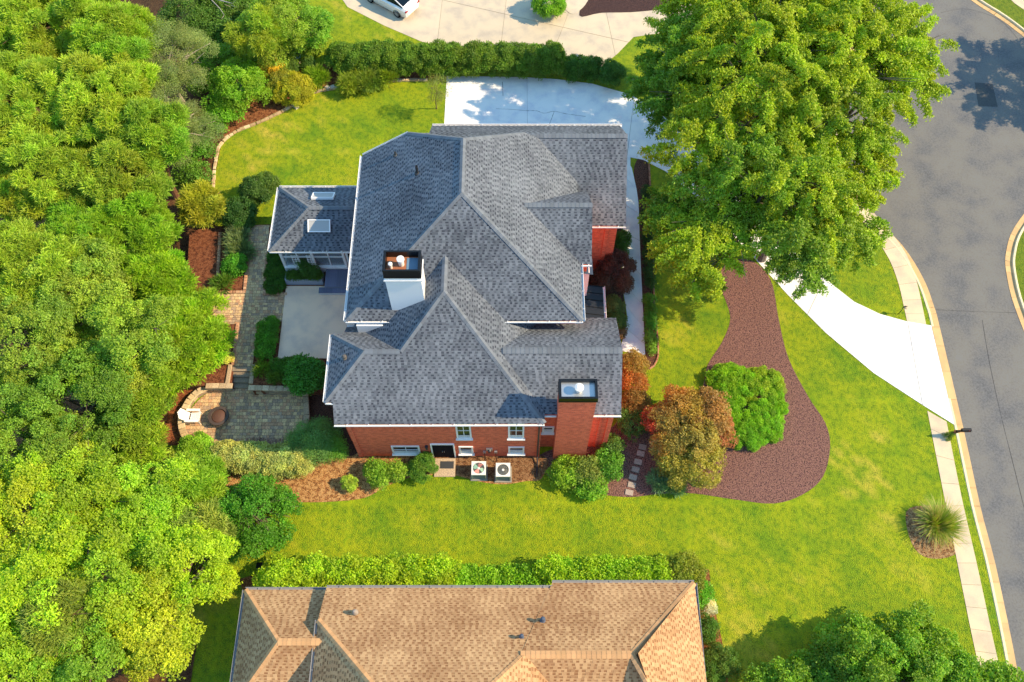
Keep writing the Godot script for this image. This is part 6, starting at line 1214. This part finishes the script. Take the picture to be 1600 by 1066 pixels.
func build_trees() -> void:
	var bk := lin(112, 100, 86); var pine_bk := lin(120, 88, 66); var pale := lin(176, 166, 150)
	var pg := lin(142, 170, 48); var ol := lin(120, 140, 78); var br := lin(112, 158, 44); var ma := lin(136, 168, 34)
	var woods := "trees of the wood behind the house"
	# [name, label, centre, radius, colour, sprig, clump, per m2, size, bark]
	var kinds := {
		"pine": ["pine_tree", "pine", 0.62, 13.0, 1.05, pine_bk], "olive": ["willow_oak", "fine", 0.55, 11.0, 1.1, pale], "oak": ["oak_tree", "broad", 0.55, 12.0, 0.8, bk],
		"cedar": ["cedar_tree", "pine", 0.42, 17.0, 0.95, bk], "maple": ["maple_tree", "broad", 0.52, 12.0, 0.92, bk]}
	var list := [
		["pine", "tall yellow green pine, outermost of the upper wood corner", Vector3(-31.841,7,-46.366), 3.2, pg], ["pine", "pine with puffy needle tufts beside the outermost pine", Vector3(-27.195,7,-45.771), 3.2, lin(136, 168, 46)],
		["pine", "broad pine with a bare dark limb showing through", Vector3(-31.027,7,-39.845), 3.1, pg], ["pine", "broad pine between dark limb pine and feathery oak", Vector3(-26.595,7,-40.115), 3.3, lin(148, 174, 50)],
		["pine", "smaller pine touching the feathery grey green oak", Vector3(-23.497,6,-38.079), 2.4, lin(130, 164, 46)], ["pine", "dense pine above the dark gap in the wood", Vector3(-29.071,6,-34.999), 3.2, pg], ["pine", "pine between the cedar and the feathery oak", Vector3(-24.813,5.5,-34.643), 2.6, lin(134, 158, 46)],
		["olive", "feathery grey green oak at the wood's upper edge", Vector3(-24.067,5,-45.946), 2.9, ol], ["olive", "feathery grey green oak overhanging the back lawn corner", Vector3(-23.054,4.5,-40.2), 2.7, ol],
		["oak", "leafy green tree near the neighbour's parked car", Vector3(-17.379,3.5,-51.445), 2.4, lin(128, 158, 44)], ["pine", "soft bright pine behind the bare branches", Vector3(-18.139,4,-49.282), 1.7, lin(140, 164, 46)], ["oak", "low bushy tree at the end of long hedge", Vector3(-15.267,2.5,-51.748), 1.7, br],
		["oak", "vine covered low tree beside the golden mound", Vector3(-19.796,2,-46.49), 1.8, lin(118, 164, 36)],
		["cedar", "bright green cedar leaning towards the pine straw bed", Vector3(-24.091,4,-32.202), 2.8, lin(122, 164, 36)], ["cedar", "second bright cedar deeper in the wood", Vector3(-26.231,5,-31.122), 2.3, lin(122, 164, 42)],
		["pine", "round pine left of the second cedar", Vector3(-28.511,6,-28.165), 2.6, pg], ["pine", "small pine at the top of terrace walk", Vector3(-20.46,2.5,-35.398), 1.4, lin(150, 160, 44)],
		["oak", "wide oak with thin pale twigs in mid wood", Vector3(-25.578,5,-26.58), 3.0, lin(130, 160, 50)], ["oak", "oak at the outer side of the mid wood", Vector3(-27.206,6,-23.082), 2.9, lin(122, 152, 48)], ["pine", "pine with fresh needles beside pine straw bed", Vector3(-21.864,3.5,-28.604), 2.0, lin(128, 170, 32)],
		["pine", "spreading pine reaching over the terrace landing", Vector3(-20.052,3,-25.176), 2.5, lin(134, 170, 36)], ["oak", "tall oak behind the spreading terrace pine", Vector3(-22.332,5,-23.607), 2.9, lin(128, 160, 46)], ["oak", "dark leaved oak over the hollow in the wood", Vector3(-24.069,5,-20.009), 3.0, lin(100, 140, 40)],
		["oak", "oak at the wood's outer rim below mid height", Vector3(-26.166,6,-17.71), 2.4, lin(110, 146, 40)], ["pine", "pine above the curved seat wall", Vector3(-21.854,3.5,-21.684), 2.0, lin(126, 160, 40)], ["pine", "young pine next to the short stone row", Vector3(-21.339,3,-18.529), 1.4, lin(140, 166, 44)],
		["maple", "yellow tipped maple in the lower wood", Vector3(-22.727,5,-14.171), 2.7, ma], ["maple", "yellow maple at the outer edge of lower wood", Vector3(-24.75,6,-13.521), 2.3, lin(152, 174, 36)], ["maple", "green maple beside the soft lower pine", Vector3(-19.747,4,-14.135), 2.4, lin(136, 176, 40)],
		["pine", "soft pine beside the green shrub and variegated hedge", Vector3(-17.972,2.5,-15.876), 1.7, lin(130, 166, 44)], ["oak", "dark green bushy tree standing alone by the straw bed", Vector3(-14.121,1.7,-14.842), 2.0, lin(82, 138, 30)],
		["maple", "maple leaning over the tan house's back lawn", Vector3(-16.894,4,-11.413), 2.1, lin(156, 186, 36)], ["maple", "dense yellow green maple in mid lower wood", Vector3(-20.279,5,-10.521), 2.6, ma], ["maple", "outer yellow green maple low in the wood", Vector3(-23.135,6,-9.666), 2.5, lin(150, 182, 36)],
		["pine", "small grey green pine between two lower maples", Vector3(-16.801,3,-13.381), 1.4, lin(136, 156, 66)], ["maple", "maple with sunlit tips at the shaded lawn edge", Vector3(-17.95,4,-7.901), 1.9, lin(156, 174, 40)], ["oak", "green oak lowest in the wood", Vector3(-21.109,5,-7.131), 2.5, lin(116, 160, 40)],
		["pine", "hazy soft pine between lower oak and maples", Vector3(-21.499,6.2,-8.411), 1.6, lin(130, 150, 56)], ["maple", "maple at the lowest outer corner of wood", Vector3(-23.448,6,-6.109), 2.0, ma]]
	for e in list:
		var k: Array = kinds[e[0]]
		var c: Vector3 = e[2]; var r: float = e[3]; var col: Color = e[4]
		var lobes := [lo(c, r * 0.85, r * 0.8, col)]
		for q in 7:
			var a := q * 0.898 + c.x * 3.0
			var off := rng.randf_range(0.6, 0.95)
			lobes.append(lo(c + Vector3(cos(a) * r * off, rng.randf_range(-0.6, 0.3) * r, sin(a) * r * off), r * rng.randf_range(0.26, 0.46), r * rng.randf_range(0.24, 0.42), Color(col.r * rng.randf_range(0.88, 1.12), col.g * rng.randf_range(0.92, 1.06), col.b)))
		tree(k[0], e[1], Vector2(c.x, c.z), lobes, k[1], 0.1 + r * 0.05, k[5], woods, k[2], k[3], k[4], 0.26 if e[0] == "olive" else 0.24)
	# undergrowth along the wood edge
	shrub("undergrowth", "tangle of green undergrowth along the wood edge", [lo(Vector3(-22.56,0.8,-54.084), 2.4, 1.1, lin(86, 124, 40)), lo(Vector3(-24.908,0.8,-54.781), 2.2, 1.4, lin(84, 120, 42)), lo(Vector3(-21.826,0.8,-55.839), 2.2, 1.2, lin(92, 130, 44)), lo(Vector3(-22.027,0.8,-49.061), 2.2, 1.2, lin(110, 150, 40)), lo(Vector3(-17.584,0.5,-51.34), 2.0, 0.8, lin(120, 150, 44)), lo(Vector3(-21.131,0.8,-44.795), 1.3, 1.0, lin(104, 158, 36)), lo(Vector3(-22.106,0.8,-41.412), 1.0, 1.1, lin(90, 140, 40)), lo(Vector3(-16.796,0.4,-52.796), 2.4, 0.6, lin(116, 146, 40)), lo(Vector3(-22.339,0.7,-39.383), 1.1, 1.0, lin(96, 140, 44)), lo(Vector3(-21.057,0.7,-23.64), 1.0, 0.7, lin(90, 140, 40)), lo(Vector3(-21.454,0.5,-22.223), 0.8, 0.6, lin(110, 150, 40)), lo(Vector3(-20.985,0.6,-17.875), 1.3, 0.8, lin(150, 176, 60)), lo(Vector3(-17.586,0.5,-17.517), 0.9, 0.7, lin(110, 156, 44)), lo(Vector3(-16.352,0.6,-13.334), 1.2, 0.9, lin(90, 140, 40))], "broad", "", 0.5, 9.0, 0.9, "undergrowth")
	shrub("red_shrub", "small dark red shrub at the back lawn edge", [lo(Vector3(-16.137,0.9,-12.965), 0.55, 0.5, lin(120, 44, 50))], "small", "", 0.22, 40.0)
	# street trees: fine drooping foliage
	var bg := lin(142, 166, 28); var bd := lin(108, 144, 30)
	tree("elm_tree", "huge spreading tree over drive and cul-de-sac, largest", Vector2(18.352,-36.716), [lo(Vector3(15.855,9.5,-39.592), 4.0, 3.2, bg), lo(Vector3(11.671,8.5,-43.042), 3.0, 2.5, bd), lo(Vector3(13.236,8.5,-46.208), 3.5, 2.7, bg), lo(Vector3(10.638,7,-40.115), 2.3, 1.9, lin(96, 138, 32)), lo(Vector3(13.083,8.5,-37.426), 3.0, 2.3, bg), lo(Vector3(15.354,10,-44.254), 4.0, 3.0, bg), lo(Vector3(9.335,6.5,-42.525), 1.7, 1.7, lin(92, 136, 34)), lo(Vector3(11.769,8,-35.105), 2.3, 1.8, bg)], "birch", 0.32, lin(120, 110, 98), "street trees over the drive", 0.6, 13.0, 1.0, 0.22)
	tree("elm_tree", "wide tree whose crown hangs over the cul-de-sac asphalt", Vector2(22.484,-38.924), [lo(Vector3(21.233,9.5,-41.19), 3.8, 3.0, bg), lo(Vector3(24.24,9,-43.361), 2.7, 2.2, lin(146, 170, 32)), lo(Vector3(19.765,8.5,-37.682), 2.9, 2.2, lin(132, 158, 32)), lo(Vector3(20.368,7.5,-34.781), 2.5, 1.9, bg), lo(Vector3(24.912,8,-40.787), 1.7, 1.5, bg), lo(Vector3(20.251,10,-44.537), 3.6, 2.7, bg)], "birch", 0.3, lin(120, 110, 98), "street trees over the drive", 0.6, 13.0, 1.0, 0.22)
	tree("elm_tree", "lower tree shading the mulch island and drive bend", Vector2(16.726,-32.768), [lo(Vector3(14.534,9,-33.081), 2.7, 2.0, bd), lo(Vector3(11.609,7.5,-32.611), 2.0, 1.6, lin(116, 152, 30)), lo(Vector3(10.984,6.5,-29.403), 2.3, 1.8, bg), lo(Vector3(19.34,7.5,-29.617), 1.9, 1.5, lin(128, 158, 34)), lo(Vector3(16.281,7.6,-27.227), 1.5, 1.2, lin(112, 144, 40)), lo(Vector3(21.394,7.5,-34.048), 1.4, 1.2, bg), lo(Vector3(12.887,7.5,-32.139), 1.6, 1.3, bg), lo(Vector3(12.284,7,-30.88), 1.6, 1.3, lin(124, 156, 32)), lo(Vector3(10.01,6.2,-31.454), 1.3, 1.1, bd), lo(Vector3(16.707,9,-31.46), 2.7, 2.0, bg), lo(Vector3(16.331,8.3,-28.404), 2.1, 1.7, lin(118, 150, 36)), lo(Vector3(19.792,7.5,-32.611), 1.7, 1.5, bg), lo(Vector3(10.706,5.8,-27.938), 1.1, 0.9, bg), lo(Vector3(14.333,7,-30.65), 1.4, 1.2, bd), lo(Vector3(9.145,6,-32.31), 1.1, 1.0, lin(100, 140, 32))], "birch", 0.25, lin(120, 110, 98), "street trees over the drive", 0.52, 15.0, 0.95, 0.2)
	var mg := lin(116, 156, 38)
	tree("maple_tree", "dense round maple on front lawn close to pavement", Vector2(19.638,-5.191), [lo(Vector3(19.367,1.9,-5.752), 2.8, 2.1, mg), lo(Vector3(17.889,1.9,-7.463), 1.6, 1.3, mg), lo(Vector3(20.739,1.9,-7.622), 1.6, 1.3, lin(118, 156, 38)), lo(Vector3(22.578,1.8,-6.071), 1.8, 1.5, mg), lo(Vector3(24.235,1.7,-5.317), 1.4, 1.2, mg), lo(Vector3(16.498,1.8,-5.917), 1.6, 1.3, lin(90, 134, 34))], "broad", 0.2, lin(112, 100, 86), "maples on the front lawn", 0.4, 15.0, 1.0, 0.1)
	tree("maple_tree", "smaller maple beside the tan house's lawn corner", Vector2(14.626,-5.347), [lo(Vector3(14.432,1.5,-5.738), 1.3, 1.0, mg), lo(Vector3(13.122,1.4,-5.565), 1.1, 0.8, lin(100, 146, 36)), lo(Vector3(14.954,1.5,-6.577), 0.7, 0.6, mg)], "broad", 0.14, lin(112, 100, 86), "maples on the front lawn", 0.4, 13.0, 1.0, 0.1)
	# street tree out of frame whose shadow lies on the asphalt
	tree("elm_tree", "street tree across the cul-de-sac casting shade on asphalt", Vector2(45.5, -47.5), [lo(Vector3(45.5, 6.0, -47.5), 3.6, 3.0, bg), lo(Vector3(47.5, 5.5, -44.8), 2.6, 2.2, bg), lo(Vector3(46.0, 5.2, -50.5), 2.4, 2.0, bg)], "birch", 0.25, lin(120, 110, 98), "street trees over the drive", 0.8, 9.0, 1.1, 0.15)
	# bare dead branches by the wood edge
	var b0 := Vector3(-22.981,0,-55.317)
	var t := thing("bare_tree", "leaning bare grey trunk with dead branches at wood edge", "tree", b0)
	var mb := MB.new()
	mb.tube([b0, b0 + Vector3(-0.3, 1.8, -0.2), b0 + Vector3(-0.9, 3.6, -0.3)], [0.24, 0.2, 0.1], 8, lin(110, 104, 98)); part(t, "trunk", mb, M.bark)
	for q in [[Vector3(1.8, 2.6, 1.2), 0.06], [Vector3(-2.2, 3.0, 0.6), 0.05], [Vector3(0.8, 3.4, -1.0), 0.05], [Vector3(1.2, 2.2, 2.0), 0.04]]:
		mb = MB.new(); mb.tube([b0 + Vector3(-0.4, 2.0, -0.2), b0 + q[0] * 0.6 + Vector3(0, 0.8, 0), b0 + q[0]], [q[1], q[1] * 0.7, 0.012], 5, lin(196, 190, 180))
		for k in 4: mb.tube([b0 + q[0] * (0.65 + k * 0.08), b0 + q[0] * (0.9 + k * 0.06) + Vector3(rng.randfn(), rng.randfn(), rng.randfn()) * 0.4], [0.018, 0.006], 4, lin(190, 184, 176))
		part(t, "branch", mb, M.bark)
